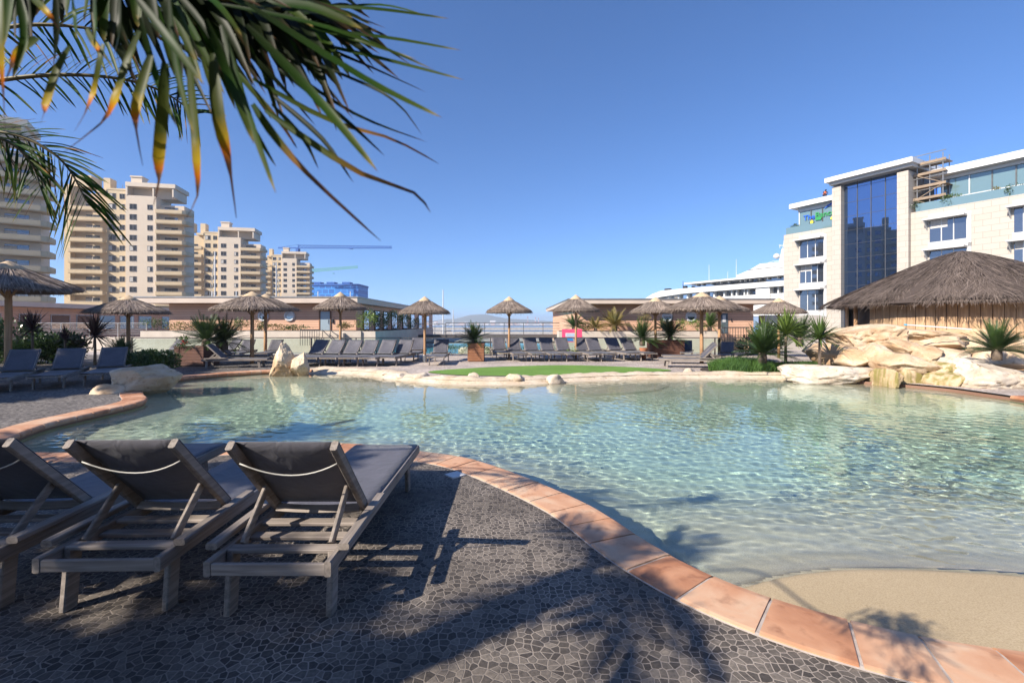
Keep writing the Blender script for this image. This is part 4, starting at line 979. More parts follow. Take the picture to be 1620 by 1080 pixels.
# ------------------------------------------------------------------ wooden pavilions
def pavilion_part(t, name, boxes, m):
    b = MB(); [b.b2(*q) for q in boxes]; return b.build(name, m, t)
def porthole(t, x, z, r=.26):
    rg = MB(); pr = [(r*.80,-.03),(r*.80,-.07),(r*.95,-.09),(r*1.22,-.06),(r*1.22,.0)]
    n = 28; vs = []
    for a,b_ in pr: vs += [(x+a*math.cos(6.2832*k/n), b_, z+a*math.sin(6.2832*k/n)) for k in range(n)]
    rg.add(vs,[(i*n+k,i*n+(k+1)%n,(i+1)*n+(k+1)%n,(i+1)*n+k) for i in range(len(pr)-1) for k in range(n)]); o = rg.build('porthole', M_white, t, smooth=True)
    g = MB(); pts = [(x+r*.82*math.cos(3.1416*(1+k/14)), -.03, z+r*.82*math.sin(3.1416*(1+k/14))) for k in range(15)]; g.add(pts,[tuple(range(15))]); g.build('pane', M_win, o)
    g = MB(); pts = [(x+r*.82*math.cos(3.1416*k/14), -.031, z+r*.82*math.sin(3.1416*k/14)) for k in range(15)]; g.add(pts,[tuple(range(15))]); g.build('blind', M_white, o)
# left pavilion: local x along the front, y into depth, origin at its front right corner
A = thing('wood_pavilion','long orange wood clad pavilion with two portholes and a glass door','building',(-9.0,27.0,0))
xl = PX(267.6,27)+9.0
pavilion_part(A,'wall',[(xl,0,0,26,0,2.66)],M_side)
pavilion_part(A,'roof',[(xl-1.3,.35,-.85,26.4,2.665,2.97)],M_fascia)
pavilion_part(A,'roof_edge',[(xl-1.34,.39,-.89,26.44,2.972,3.03)],M_railg)
pavilion_part(A,'skylight_box',[(-4.7,-1.2,.5,3,3.03,3.08)],M_railg)
for k,px in enumerate((300,341,480,535)): pavilion_part(A,'roof_post',[(PX(px,27)+9-.02,PX(px,27)+9+.02,2,2.04,3.03,3.5)],M_white)
def px_A(px): return PX(px,27)+9.0
d0,d1 = px_A(505),px_A(524)
dr = pavilion_part(A,'door_frame',[(d0,d0+.07,-.05,-.001,1.0,2.30),(d1-.05,d1,-.05,-.001,1.0,2.30),(d0+.072,d1-.052,-.05,-.001,2.22,2.30)],mat('door_brown',(0.20,0.09,0.045)))
pavilion_part(A,'door',[(d0+.09,d1-.07,-.035,-.004,1.0,2.2)],glass_mat('frosted_glass',(0.8,0.9,1.0),1.5,.25,False,(0.30,0.37,0.42)))
h_ = MB(); h_.beam((d1-.15,-.06,1.5),(d1-.15,-.06,1.75),.02,.02); h_.build('handle', M_steel, A)
pavilion_part(A,'wall_speaker',[(px_A(526.5)-.05,px_A(526.5)+.05,-.08,-.002,1.55,1.75)],M_dark)  # small black speaker beside the glass door
porthole(A, px_A(417), 1.5+12/F*27); porthole(A, px_A(458.5), 1.5+12/F*27)
for k,px in enumerate((578.5,596,609,623,640,652,664,676)):
    Y = -9*F/(px-HX); wd = .55 if k < 3 else .8
    wf = pavilion_part(A,'side_window',[(-.002,.05,Y-27-wd,Y-27+wd,.95,2.38)],mat('door_brown',(0.20,0.09,0.045))); pavilion_part(wf and A,'side_glass',[(.051,.06,Y-27-wd+.1,Y-27+wd-.1,1.0,2.30)],M_win)
# right pavilion
xr0, xr1 = PX(913,27), PX(1192,27)
B = thing('wood_pavilion','orange wood clad pavilion with a grey door, below the white ship','building',(xr0,27.0,0))
pavilion_part(B,'wall',[(0,xr1-xr0,0,16,0,2.62)],M_side)
pavilion_part(B,'roof',[(-.6,xr1-xr0+.75,-.85,16.4,2.625,2.86)],M_fascia)
pavilion_part(B,'roof_edge',[(-.64,xr1-xr0+.79,-.89,16.44,2.862,2.91)],M_railg)
def px_B(px): return PX(px,27)-xr0
pavilion_part(B,'door',[(px_B(1140.5),px_B(1151),-.04,-.002,.95,2.1)],mat('door_grey',(0.10,0.13,0.15),rough=.4))
pavilion_part(B,'notice',[(px_B(1142.5),px_B(1147.5),-.05,-.042,1.6,2.0)],M_white)
pavilion_part(B,'intercom',[(px_B(1156.7),px_B(1157.8),-.05,-.002,1.62,1.78)],M_dark)
porthole(B, px_B(1055.5), 1.5+11/F*27); porthole(B, px_B(1093), 1.5+11/F*27)
# shaded pavilion on the left
Cc = thing('wood_pavilion','shaded brown pavilion with a row of windows behind the purple plants on the left','building',(-33.6,36,0))
pavilion_part(Cc,'wall',[(-14,0,-8,14,-.5,2.65)],M_side); pavilion_part(Cc,'roof',[(-14.4,.8,-8.8,14.8,2.655,2.98)],M_fascia)
for y in (-6,-3.4,-1.2,.8,2.8,4.8,6.8,9.6,11.6):
    pavilion_part(Cc,'window',[(-.01,.04,y-.75,y+.75,1.05,2.2)],M_railg); pavilion_part(Cc,'pane',[(.041,.05,y-.68,y+.68,1.12,2.13)],M_win)
# raised planters in front of the pavilions
def raised(name_label, boxes, base):
    t = thing('raised_planter', name_label, 'planter', base); b = MB()
    for q in boxes: b.b2(*[q[i]-base[i//2] for i in range(6)])
    b.build('wall', M_creamw, t); s = MB()
    for q in boxes: s.b2(q[0]+.08-base[0],q[1]-.08-base[0],q[2]+.08-base[1],q[3]-.08-base[1],q[5]+.003-base[2],q[5]+.03-base[2])
    s.build('soil', M_soil, t); return t
zp = 1.5-11.5/F*25.3
raised('long cream raised planter wall in front of the left wooden pavilion',[(PX(222,25.3),PX(571,25.3),25.3,26.3,-.1,zp)],(PX(400,25.3),25.3,0))
raised('cream raised planter along the shaded side of the left pavilion',[(PX(571,25.3)+.02,PX(571,25.3)+.75,25.4,44,-.1,zp-.02)],(-8,30,0))
raised('cream raised planter wall in front of the right wooden pavilion',[(PX(884,25.3),PX(1138,25.3),25.3,26.3,-.1,zp-.02)],(PX(1000,25.3),25.3,0))
SH = [(248,1.9,.75,M_leaf,'rounded green shrub at the left end of the long planter'),(290,2.2,.5,M_ochl,'dry ochre shrub on the long planter'),(318,1.6,.5,M_leaf,'small green shrub on the long planter above the cycads'),(360,2.2,.35,M_ochl,'low straggly plant on the long planter'),(382,1.1,.75,M_leaf,'tall light shrub on the long planter left of the front umbrella pole'),(411,.9,.6,M_leaf,'dark small shrub between the two umbrella poles'),(438,1.6,.35,M_ochl,'low dry plants right of the rear umbrella pole'),(470,1.6,.3,M_leaf,'low plants near the black bar fence'),(545,1.0,.45,M_ochl,'small ochre shrub right of the pavilion door')]
for k,(px,w_,h,m,lb) in enumerate(SH): shrub(PX(px,25.8),25.75,zp+.01,(w_,.7,h),lb,m,600,.08,40+k)
for k,(x,y,w_,h,m,lb) in enumerate(((-8.25,26.6,1.5,1.25,M_leafb,'bright green bush at the sunlit corner of the left pavilion'),(-7.95,28.6,1.7,1.2,M_leaf,'dark bush second along the side of the left pavilion'),(-7.9,31,1.8,1.3,M_leaf,'dark bush third along the side of the left pavilion'),(-7.9,34,1.9,1.2,M_leaf,'dark bush fourth along the side of the left pavilion'),(-7.9,37.5,2.0,1.0,M_leaf,'dark bush farthest along the side of the left pavilion'))):
    shrub(x,y,zp-.01,(1.2,w_,h),lb,m,1100,.09,60+k)
for k,(px,L,kind,m,lb) in enumerate(((908,1.0,'a',None,'dark cycad on the right planter behind the pink sign'),(972,1.3,'o',M_ochl,'wide tan and green cycad on the right planter wall'),(942,.8,'o',M_ochl,'smaller ochre cycad on the right planter wall'),(1050,.75,'a',None,'dark cycad below the left porthole of the right pavilion'),(1122,1.0,'o2',M_leaf,'upright cycad on the right planter near the grey door'))):
    cycad(PX(px,25.8),25.75,zp,L,lb,kind,m,n=56,up=(0,72) if kind!='o2' else (10,80))
for k,(px,w_,h,m,lb) in enumerate(((926,1.2,.5,M_leafb,'light green plants right of the pink sign'),(1020,.9,.95,M_ochl,'tall ochre bush on the right planter, left of the umbrella pole'),(1079,.9,.65,M_leafb,'bright yellow green bush between the portholes of the right pavilion'),(1103,1.1,.65,M_leafb,'bright green bush left of the right double umbrella pole'),(1200,1.6,1.2,M_leaf,'dark bush at the right corner of the right pavilion'))):
    shrub(PX(px,25.8),25.75,zp if px < 1140 else .2,(w_,.7,h),lb,m,500,.08,80+k)
# pink sign
ps = thing('notice_board','pink board with white and blue panels behind the sun loungers','sign',(PX(905,24.3),24.3,0)); zz = lambda py,Y: CZ-(py-HY)/F*Y
pavilion_part(ps,'board',[(-.52,.52,0,.04,.55,zz(520.5,24.3))],mat('pink_board',(0.80,0.09,0.20),rough=.4)); pavilion_part(ps,'white_panel',[(-.34,.18,-.008,-.001,.82,1.02)],M_white); pavilion_part(ps,'blue_panel',[(-.34,.14,-.008,-.001,.60,.80)],mat('blue_panel',(0.03,0.25,0.62)))
st_ = MB()
for k in range(3): st_.b2(-.30,.12,-.012,-.0085,.86+k*.045,.875+k*.045)
st_.build('print_lines', mat('print_blue',(0.12,0.35,0.70)), ps)
for s in (-.4,.4): pavilion_part(ps,'post',[(s-.03,s+.03,.041,.09,0,1.15)],M_rail)
# walkway bridge with railing across the sea gap, side terrace railing, left railing
def railing(label, p0, p1, zb, zt, nrail, pitch, m, group=None, cat='railing', pw=.045):
    p0 = Vector((p0[0],p0[1],0)); p1 = Vector((p1[0],p1[1],0)); L = (p1-p0).length; t = thing('metal_railing', label, cat, (p0.x,p0.y,zb), math.atan2(p1.y-p0.y,p1.x-p0.x), group); n = max(1,round(L/pitch))
    for i in range(n+1):
        q = MB(); q.beam((L*i/n,0,0),(L*i/n,0,zt-zb),pw,pw); q.build('post', m, t)
    for j in range(nrail):
        z = (zt-zb)*(1-j/(nrail+.3)); q = MB(); q.tube([(0,0,z),(L,0,z)], .028 if j == 0 else .013, 6); q.build('rail', m, t)
    return t
slab('walkway', PX(640,37), PX(892,37), 37.0, 39.5, .36, .62, mat('walkway_edge',(0.10,0.085,0.08),rough=.7))
railing('dark metal railing of the walkway crossing in front of the sea',(PX(705,37),37.1),(PX(890,37),37.1),.62,1.57,4,1.45,M_rail)
railing('metal railing of the terrace at the end of the left pavilion',(PX(657,36.5),36.4),(PX(704,36.5),36.4),.62,1.5,3,.8,M_railg)
railing('grey railing with many horizontal bars in front of the shaded pavilion',(PX(52,26),26),(PX(232,26),26),.78,1.53,7,1.5,M_railg)
slab('terrace_kerb', PX(40,26), PX(240,26), 25.9, 26.1, -.05, .77, M_creamw)
railing('black bar fence beside the steps below the pavilion door',(PX(475,24.6),24.6),(PX(505,24.6),24.6),.35,1.18,2,.13,M_rail,pw=.02,cat='fence')
railing('black bar fence on the right below the grey door',(PX(1142,24.4),24.4),(PX(1185,24.4),24.4),.35,1.3,2,.14,M_rail,pw=.02,cat='fence')
for s,(a,c) in enumerate(((510,532),(522,552))):
    t = thing('handrail',('left dark sloping handrail of the steps below the pavilion door','right dark sloping handrail of the steps below the pavilion door')[s],'handrail',(PX(a,24.8),24.8,0)); e = PX(c,24.0)-PX(a,24.8)
    q = MB(); q.tube([(0,0,zz(522,24.8)),(e,-.8,zz(543,24))],.025,6); q.build('rail', M_rail, t)
    for u in (0.02,.98):
        q = MB(); q.tube([(e*u,-.8*u,0),(e*u,-.8*u,zz(522,24.8)+(zz(543,24)-zz(522,24.8))*u)],.018,6); q.build('post', M_rail, t)
sw = thing('stone_steps','short flight of stone steps up to the pavilion door','steps',(PX(522,25),25.2,0)); 
for k in range(4): q = MB(); q.b2(-.7,.7,-1.0+k*.27,.1-.003*k,(0 if k==0 else .25*k+.002),.25*(k+1)); q.build('step', M_creamw, sw)
wt = thing('depth_marker_tile','white square tile set in the paving beside the terracotta coping','tile',tuple(G(720,752))); b = MB(); b.box((0,0,.006),(.15,.15,.014),rad(42)); b.build('tile', M_white, wt)
sv = MB(); sv.lathe([(.075,0),(.075,.28),(.07,.29),(.05,.29)],14,(PX(672,18.2),18.2,0)); tag(sv.build('umbrella_base', M_steel), 'grey metal sleeve at the foot of the umbrella pole near the single loungers', 'umbrella base')

for k,(px,Y,w_,h,z) in enumerate(((1203,24.0,1.5,1.7,0),(1222,25.0,1.4,1.5,0),(1180,23.6,1.3,.9,0))): shrub(PX(px,Y),Y,z,(w_,.9,h),('dark leafy bush filling the gap right of the right pavilion','dark leafy bush behind the thatched umbrella farthest right','low dark bush in front of the black bar fence')[k],M_cyc,2200,.11,150+k)
sw2 = MB(); sw2.b2(PX(1210,27.5),PX(1300,27.5),27.5,28.2,-.1,2.0); tag(sw2.build('stone_wall', M_stone), 'grey stone garden wall right of the right pavilion', 'wall')
# ------------------------------------------------------------------ apartment towers
M_apt = mat('apartment_wall', (0.66,0.515,0.33), (0.61,0.47,0.30), .15, .85)
M_aptr = mat('apartment_wall_pale', (0.68,0.56,0.435), (0.63,0.52,0.40), .15, .85)
M_balc = mat('balcony_parapet', (0.60,0.465,0.30), (0.55,0.425,0.27), .3, .85)
M_frame = mat('window_frame_grey', (0.30,0.28,0.27), rough=.5)
M_curt = mat('curtain', (0.55,0.52,0.48), rough=.9)
def shared(name, fn, m):
    mb = MB(); fn(mb); me = bpy.data.meshes.new(name); me.from_pydata([tuple(v) for v in mb.v],[],mb.f); me.materials.append(m); return me
def inst(name, me, parent, loc): o = bpy.data.objects.new(name, me); COL.objects.link(o); o.parent = parent; o.location = loc; return o
def wframe(w_,h):
    def f(mb):
        mb.b2(-w_/2,w_/2,-.10,-.01,-.09,-.005); mb.b2(-w_/2,w_/2,-.06,-.01,h+.005,h+.06); mb.b2(-w_/2-.06,-w_/2-.002,-.06,-.01,-.09,h+.06); mb.b2(w_/2+.002,w_/2+.06,-.06,-.01,-.09,h+.06); mb.b2(-.03,.03,-.05,-.01,0,h)
    return f
ME = {}
for nm,w_,h in (('a',1.7,1.45),('b',1.25,1.35),('d',3.4,2.1)):
    ME[nm] = (shared('window', wframe(w_,h), M_frame), shared('pane', lambda mb,w_=w_,h=h: mb.b2(-w_/2,w_/2,-.03,-.005,0,h), M_win), shared('pane', lambda mb,w_=w_,h=h: mb.b2(-w_/2,-.03,-.03,-.005,0,h*.9), M_curt))
def aptwin(t, kind, x, y, z, rr):
    w_ = inst('window', ME[kind][0], t, (x,y,z)); inst('pane', ME[kind][1], w_, (0,0,0))
    if rr.random() < .4: inst('curtain', ME[kind][2], w_, (0,-.008,0))
def bal_mesh(x0,x1,d,wrap):
    """balcony slab with solid parapet, rounded outer corner; local y<0 is outward"""
    mb = MB(); pts = [(x0,0),(x0,-d)]
    if wrap: pts += [(x1-1.2,-d),(x1-.35,-d+.35),(x1,-d+1.2),(x1,3.2)]
    else: pts += [(x1,-d),(x1,0)]
    n = len(pts); vs = [(a,b,-.2) for a,b in pts]+[(a,b,0) for a,b in pts]
    mb.add(vs,[tuple(range(n)),tuple(range(2*n-1,n-1,-1))]+[(i,(i+1)%n,n+(i+1)%n,n+i) for i in range(n)])
    for (a,b),(c,e) in zip(pts[:-1],pts[1:]): mb.beam((a,b,.46),(c,e,.46),.14,.92)
    return mb
def baldup(mb, name, m): me = bpy.data.meshes.new(name); me.from_pydata([tuple(v) for v in mb.v],[],mb.f); me.materials.append(m); return me
BALL = baldup(bal_mesh(1.6,10.0,1.5,False),'balcony',M_balc); BALR = baldup(bal_mesh(23.3,31.4,1.6,True),'balcony',M_balc)
def _rl(mb,x0,x1,d): mb.tube([(x0,-d,1.12),(x1,-d,1.12)],.03,5); [mb.beam((x,-d,.9),(x,-d,1.12),.03,.03) for x in np.arange(x0,x1+.01,(x1-x0)/6)]
RLL = shared('balcony_rail', lambda mb: _rl(mb,1.6,10.0,1.5), M_railg); RLR = shared('balcony_rail', lambda mb: _rl(mb,23.3,30.2,1.6), M_railg)
def tower(label, loc, rz, sc, floors, first, seed):
    rr = random.Random(seed); t = thing('apartment_tower', label, 'building', loc, rz, 'cream apartment towers', sc); H = floors*3.0
    b = MB(); b.b2(0,1.5,-.4,8,0,H+1.2); b.b2(1.5,10.2,1.6,7.9,0,H-.6); b.b2(10.2,15.4,0,8,0,H+.3); b.build('left_wall', M_apt, t)
    b = MB(); b.b2(15.405,23.2,-.9,7.8,0,H-1.2); b.b2(23.2,29.6,1.2,7.7,0,H-3.2); b.b2(15.405,27.6,2.0,7.6,H-1.2,H+1.4); b.build('right_wall', M_aptr, t)
    b = MB(); b.b2(15.405,28.2,-1.1,7.75,H+1.4,H+2.6); b.b2(15.41,15.9,-1.0,2.9,H-1.19,H+1.39); b.b2(22.2,22.6,-.9,-.4,H-1.19,H+1.39); b.b2(27.3,27.7,-.9,1.9,H-1.19,H+1.39); b.build('roof_canopy', M_aptr, t)
    b = MB(); b.b2(-.2,15.4,-.5,14.1,H+1.205,H+1.7) if 0 else b.b2(10.1,15.5,-.1,8.1,H+.305,H+.8); b.build('parapet', M_apt, t)
    b = MB(); b.b2(15.8,18.6,1,4,H+2.605,H+4.6); b.b2(15.6,18.8,.8,4.2,H+4.605,H+5.0); b.build('chimney', M_aptr, t)
    b = MB(); b.b2(0.2,5.4,1.7,6.5,H+1.21,H+4.6); b.build('stair_house', M_apt, t)
    b = MB(); b.b2(8.3,10.0,2,5,H-.59,H+4.2); b.build('chimney', M_apt, t)
    b = MB(); b.b2(7.8,10.15,-.2,1.55,H-.595,H+.2); b.build('roof_canopy', M_apt, t)
    for k in range(3): b = MB(); x = 10.6+k*2.0; b.tube([(x,3,H+.8),(x,3,H+2.2+k*.5)],.05,5); b.build('aerial', M_railg, t)
    for f in range(first, floors):
        z = f*3.0
        if f < floors-1: inst('balcony', BALL, t, (0,0,z)); inst('balcony_rail', RLL, t, (0,0,z)); aptwin(t,'d',5.9,1.6,z+.05,rr)
        if f < floors-1:
            o = inst('balcony', BALR, t, (0,.0,z)); inst('balcony_rail', RLR, t, (0,0,z)); aptwin(t,'d',26.2,1.2,z+.05,rr)
        if f < floors-1 or 1:
            aptwin(t,'a',11.6,0,z+.85,rr); aptwin(t,'b',14.1,0,z+.9,rr)
        if f < floors-1: aptwin(t,'a',17.3,-.9,z+.85,rr); aptwin(t,'b',21.6,-.9,z+.9,rr)
    return t
def topz(py,Y): return CZ-(py-HY)/F*Y
rzT = rad(12)
def place_tower(px0, px1, pytop, Y, floors, first, label, seed, rz=rzT):
    x0 = PX(px0,Y); kk = (px1-HX)/F; s = (kk*Y-x0)/(31.2*(math.cos(rz)-kk*math.sin(rz)))
    H = floors*3+2.6; t = tower(label,(x0,Y,topz(pytop,Y+18*s*math.sin(rz))-H*s),rz,s,floors,first,seed); return t
place_tower(103,298,290,118,15,4,'tall cream apartment tower with balconies, second from the left, seen beneath the palm frond',1)
place_tower(274,418,360,152,13,5,'middle cream apartment tower with balconies, behind the sailboat mast',2)
place_tower(398,494,398,186,12,5,'smallest and farthest cream apartment tower, next to the blue crane',3)
x1 = PX(66,94); tower('nearest apartment tower cut by the left frame edge, curved balconies on its right side',(x1-30*math.cos(rad(33)),94-30*math.sin(rad(33)),-6),rad(33),1.0,15,4,4)
tower('apartment tower reflected in the blue glass of the office block',(-100,32,-6),rad(90),1.0,14,3,5)

# ------------------------------------------------------------------ white ship
SA, SDn = Vector((46.5,80,0)), Vector((-.53,.85,0)).normalized()
ship = thing('cruise_ship','large white ship with rows of windows moored behind the right wooden pavilion','ship',(46.5,80,0),math.atan2(SDn.y,SDn.x))
def SP(px,py):
    k = (px-HX)/F; u = (46.5-80*k)/(-SDn.x+SDn.y*k); Y = 80+SDn.y*u; return u, CZ-(py-HY)/F*Y
def ship_prism(name, pts, y0, y1, m):
    b = MB(); b.prism([SP(*p) for p in pts], y0, y1); return b.build(name, m, ship)
# local +y is to the left of the travel direction = towards the viewer's left; the far side is -y
ship_prism('hull',[(1290,500),(1290,462.5),(1216,466.2),(1195,467.2),(1120,471),(1060,474.5),(1030,476),(1008,481),(1000,500)],-14,-.6,M_white)
ship_prism('lower_deck',[(1290,462),(1290,448.5),(1060,466),(1040,472),(1020,476),(1060,474)],-14,-1.6,M_win)
ship_prism('bulwark',[(1290,449),(1290,440),(1239,443.5),(1082,456),(1045,460),(1032,465),(1014,476),(1024,476),(1045,469.5),(1082,464.0),(1239,452.0)],-14,0,M_white)
ship_prism('upper_deck',[(1290,440.5),(1290,430.5),(1239,434.6),(1085,450.5),(1085,455.5)],-13,-1.8,M_win)
ship_prism('deck_roof',[(1290,430),(1290,427),(1239,433),(1158,440.2),(1083,447.6),(1083,450.2),(1239,435.2)],-13.5,.2,M_white)
ship_prism('wheelhouse',[(1290,427),(1290,405),(1239,412),(1236,412.5),(1195,416.5),(1179,426),(1158,435),(1158,440)],-12,-1.4,M_white)
ship_prism('window_strip',[(1176,427.0),(1178,426),(1219,421.2),(1233,423),(1233,423.6),(1219,421.9)],-11,-1.37,M_dark)
ship_prism('stair_block',[(1216,480),(1216,451),(1194,453),(1194,480)],-12,-.3,M_white)
for px in (1055,1069,1083,1097,1111,1125,1141,1153,1160.5,1173,1178,1238,1226.5): yb = 467.5-(px-1055)*.0800; ship_prism('mullion',[(px+1.0,475),(px+1.0,yb-1.5),(px-1.0,yb-1.5),(px-1.0,475)],-1.62,-.9,M_white)
for px in (1096,1104,1119,1134,1146,1165,1172,1180,1195,1208,1224): yr = 448.2-(px-1083)*.0936; ship_prism('mullion',[(px+.9,yr+5),(px+.9,yr),(px-.9,yr),(px-.9,yr+5)],-1.9,-1.2,M_white)
ship_prism('lower_bulwark',[(1290,463.5),(1290,459.5),(1216,464.5),(1216,467)],-1.7,-.5,M_white)
ship_prism('lower_bulwark',[(1194,468.3),(1194,465.8),(1060,473.8),(1060,476)],-1.7,-.5,M_white)
def ship_pole(name,a,b,r,yy=-3,m=None):
    p,q = SP(*a),SP(*b); k = MB(); k.tube([(p[0],yy,p[1]),(q[0],yy,q[1])],[r,r*.5],6); k.build(name, m or M_white, ship)
ship_pole('mast',(1221.5,413),(1224,391),.42); ship_pole('mast_top',(1223.8,392),(1226,374),.07)
ship_pole('radar_arm',(1213,404),(1226,403),.12); ship_pole('radar_arm',(1218,386),(1231,386),.08); ship_pole('mast_aerial',(1230,391),(1231.5,384),.06); ship_pole('mast_aerial',(1219,390),(1219,384),.06)
ship_pole('antenna',(1107,446),(1107,417),.06); ship_pole('antenna',(1150,441),(1150,408),.06); ship_pole('antenna',(1136.5,443),(1136.5,428),.05); ship_pole('flag_staff',(1066,458),(1066,443),.09,-3,M_dark)
ship_prism('funnel',[(1229,412.5),(1237,411.5),(1238,407),(1230,408.5)],-8,-5,M_dark)
for a in ((1201,414,1210,410.5),(1210,412,1222,409.5)): ship_pole('deck_rail',(a[0],a[1]),(a[2],a[3]),.06)
d_,e_ = SP(1214,403.5); b = MB(); b.lathe([(.05,-.5),(.45,-.3),(.6,.0),(.45,.35),(.05,.55)],12,(d_,-3,e_)); b.build('radome', M_white, ship, smooth=True)
b_ = SP(1047,459.5); b = MB(); b.box((b_[0],-2,b_[1]+.25),(1.3,.8,.5)); b.build('deck_box', M_dark, ship)
b_ = SP(1081,455.5); b = MB(); b.box((b_[0],-.6,b_[1]+.2),(.8,.6,.5)); b.build('deck_box', M_dark, ship)

# ------------------------------------------------------------------ office block on the right
def stone_panels():
    m, nt, b = nodes_of('stone_panels'); tc = N(nt,'ShaderNodeTexCoord'); mp = N(nt,'ShaderNodeMapping'); mp.inputs['Rotation'].default_value = (rad(90),0,0); nt.links.new(tc.outputs['Object'], mp.inputs[0])
    br = N(nt,'ShaderNodeTexBrick'); br.offset = 0.5; br.inputs['Scale'].default_value = 1.0; br.inputs['Brick Width'].default_value = 1.25; br.inputs['Row Height'].default_value = .62; br.inputs['Mortar Size'].default_value = .018
    br.inputs['Color1'].default_value = (0.44,0.39,0.335,1); br.inputs['Color2'].default_value = (0.415,0.365,0.31,1); br.inputs['Mortar'].default_value = (0.28,0.235,0.19,1); nt.links.new(mp.outputs[0], br.inputs['Vector'])
    nt.links.new(br.outputs['Color'], b.inputs['Base Color']); b.inputs['Roughness'].default_value = .7; return m
M_stp = stone_panels(); M_gfr = mat('grey_panel', (0.50,0.49,0.47), (0.44,0.43,0.42), 1, .6); M_rf = mat('roof_white', (0.72,0.70,0.68), (0.66,0.64,0.62), 1, .5)
OD = Vector((.477,-.879,0)).normalized(); O0 = Vector((PX(1240,66),66,0))
off_ = thing('office_block','pale stone office block with a tall blue glass stairwell and projecting white roof','building',(O0.x,O0.y,-4),math.atan2(OD.y,OD.x))
def FO(px,py,v=0.0):
    """view point -> (u, z) on the facade plane pushed v outward (towards the viewer)"""
    nx,ny = OD.y,-OD.x     # outward normal
    ox,oy = O0.x+nx*v, O0.y+ny*v; k = (px-HX)/F; u = (k*oy-ox)/(OD.x-k*OD.y); Y = oy+OD.y*u; return u, CZ-(py-HY)/F*Y+4
def ob(name, px0,py0,px1,py1,v0,v1,m,parent=off_,vref=0.0,full=False):
    """box on the facade: top-left px0,py0, bottom-right px1,py1 (py1 measured at px1); v = outward"""
    u0,z1 = FO(px0,py0,vref); u1,z0 = FO(px1,py1,vref)
    if full: z0 = 0
    b = MB(); b.b2(u0,u1,-v1,-v0,z0,z1); return b.build(name, m, parent)
def U(px,v=0): return FO(px,400,v)[0]
def Zp(px,py,v=0): return FO(px,py,v)[1]
ztop = Zp(1240,372)
u13,u14,u15,u16,uE = U(1320),U(1334),U(1423),U(1441),U(1760)
zpt = Zp(1327,296)
def obx(name,u0,u1,z0,z1,v0,v1,m,parent=off_): b = MB(); b.b2(u0,u1,-v1,-v0,z0,z1); return b.build(name, m, parent)
obx('left_wing',0,u13,0,ztop,-14,0,M_stp); obx('right_wing',u16+.005,uE,0,ztop+.1,-14,0,M_stp)
obx('pilaster',u13+.005,u14,0,zpt,-6,.55,M_stp); obx('pilaster',u15,u16,0,Zp(1431,271,.5),-6,.6,M_stp)
cw = obx('glass_stairwell',u14+.005,u15-.005,0,Zp(1423,262)-.2,-10,-.25,M_tower)
nv = 4
for i in range(1,nv): x = u14+(u15-u14)*i/nv; obx('mullion',x-.035,x+.035,0,Zp(1423,262)-.2,-.249,-.19,M_rail,cw)
zz_ = 1.5
while zz_ < Zp(1423,262)-.5: obx('transom',u14+.01,u15-.01,zz_-.015,zz_+.015,-.249,-.215,M_rail,cw); zz_ += 1.75
u30,zr = FO(1305,283,1.4); u44 = FO(1444,245,1.4)[0]; zr2 = FO(1444,245,1.4)[1]
obx('tower_roof',u30,u44,zr-.55,zr,-13,1.5,M_rf); obx('roof_soffit',u30+.3,u44-.2,zr-.9,zr-.553,-12,1.0,M_gfr)
# windows with hood and grey surround
def owin(px0,px1,pyt,pyb,ncol,label=None,low=0.0):
    """opening given by its left edge heights"""
    u0 = U(px0); u1 = U(px1); z1 = Zp(px0,pyt); z0 = Zp(px0,pyb)
    w_ = obx('window',u0-.12,u1+.12,z0-.9,z0-.01,.003,.07,M_gfr); obx('window_surround',u1+.005,u1+.4,z0-.9,z1+.5,.003,.06,M_gfr)
    hd = obx('sun_hood',u0-.35,u1+.1,z1+.02,z1+.20,.003,1.0,M_gfr); obx('lintel',u0-.12,u1+.003,z1+.203,z1+.75,.003,.06,M_gfr)
    b = MB(); b.add([(u0-.18,-.01,z1),(u0-.18,-.95,z1),(u0-.18,-.01,z1-1.0),(u0-.26,-.01,z1),(u0-.26,-.95,z1),(u0-.26,-.01,z1-1.0)],[(0,1,2),(5,4,3),(0,3,4,1),(1,4,5,2),(2,5,3,0)]); b.build('hood_bracket', M_gfr, off_)
    obx('pane',u0,u1,z0,z1,.003,.03,M_win,w_)
    for i in range(1,ncol): x = u0+(u1-u0)*i/ncol; obx('mullion',x-.045,x+.045,z0,z1,.031,.06,M_white,w_)
    obx('blind',u0+(u1-u0)*.02,u0+(u1-u0)*(.5 if low < .5 else .98),z1-(z1-z0)*(.25+.3*low),z1-.02,.0305,.034,M_curt,w_) if low else None
for (a,b_,n_,lo) in ((382,409,3,0),(421,448,4,.3),(460,491,3,0)): owin(1266,1303,a,b_,n_,low=lo)
for (a,b_,n_,lo) in ((350,383.5,3,.4),(397.5,431,3,0),(446,480,3,0)): owin(1471,1529,a,b_,n_,low=lo)
for (a,b_,n_,lo) in ((329.5,368,4,0),(383.5,421,4,.2),(437,476,4,0)): owin(1604.5,1668,a,b_,n_,low=lo)
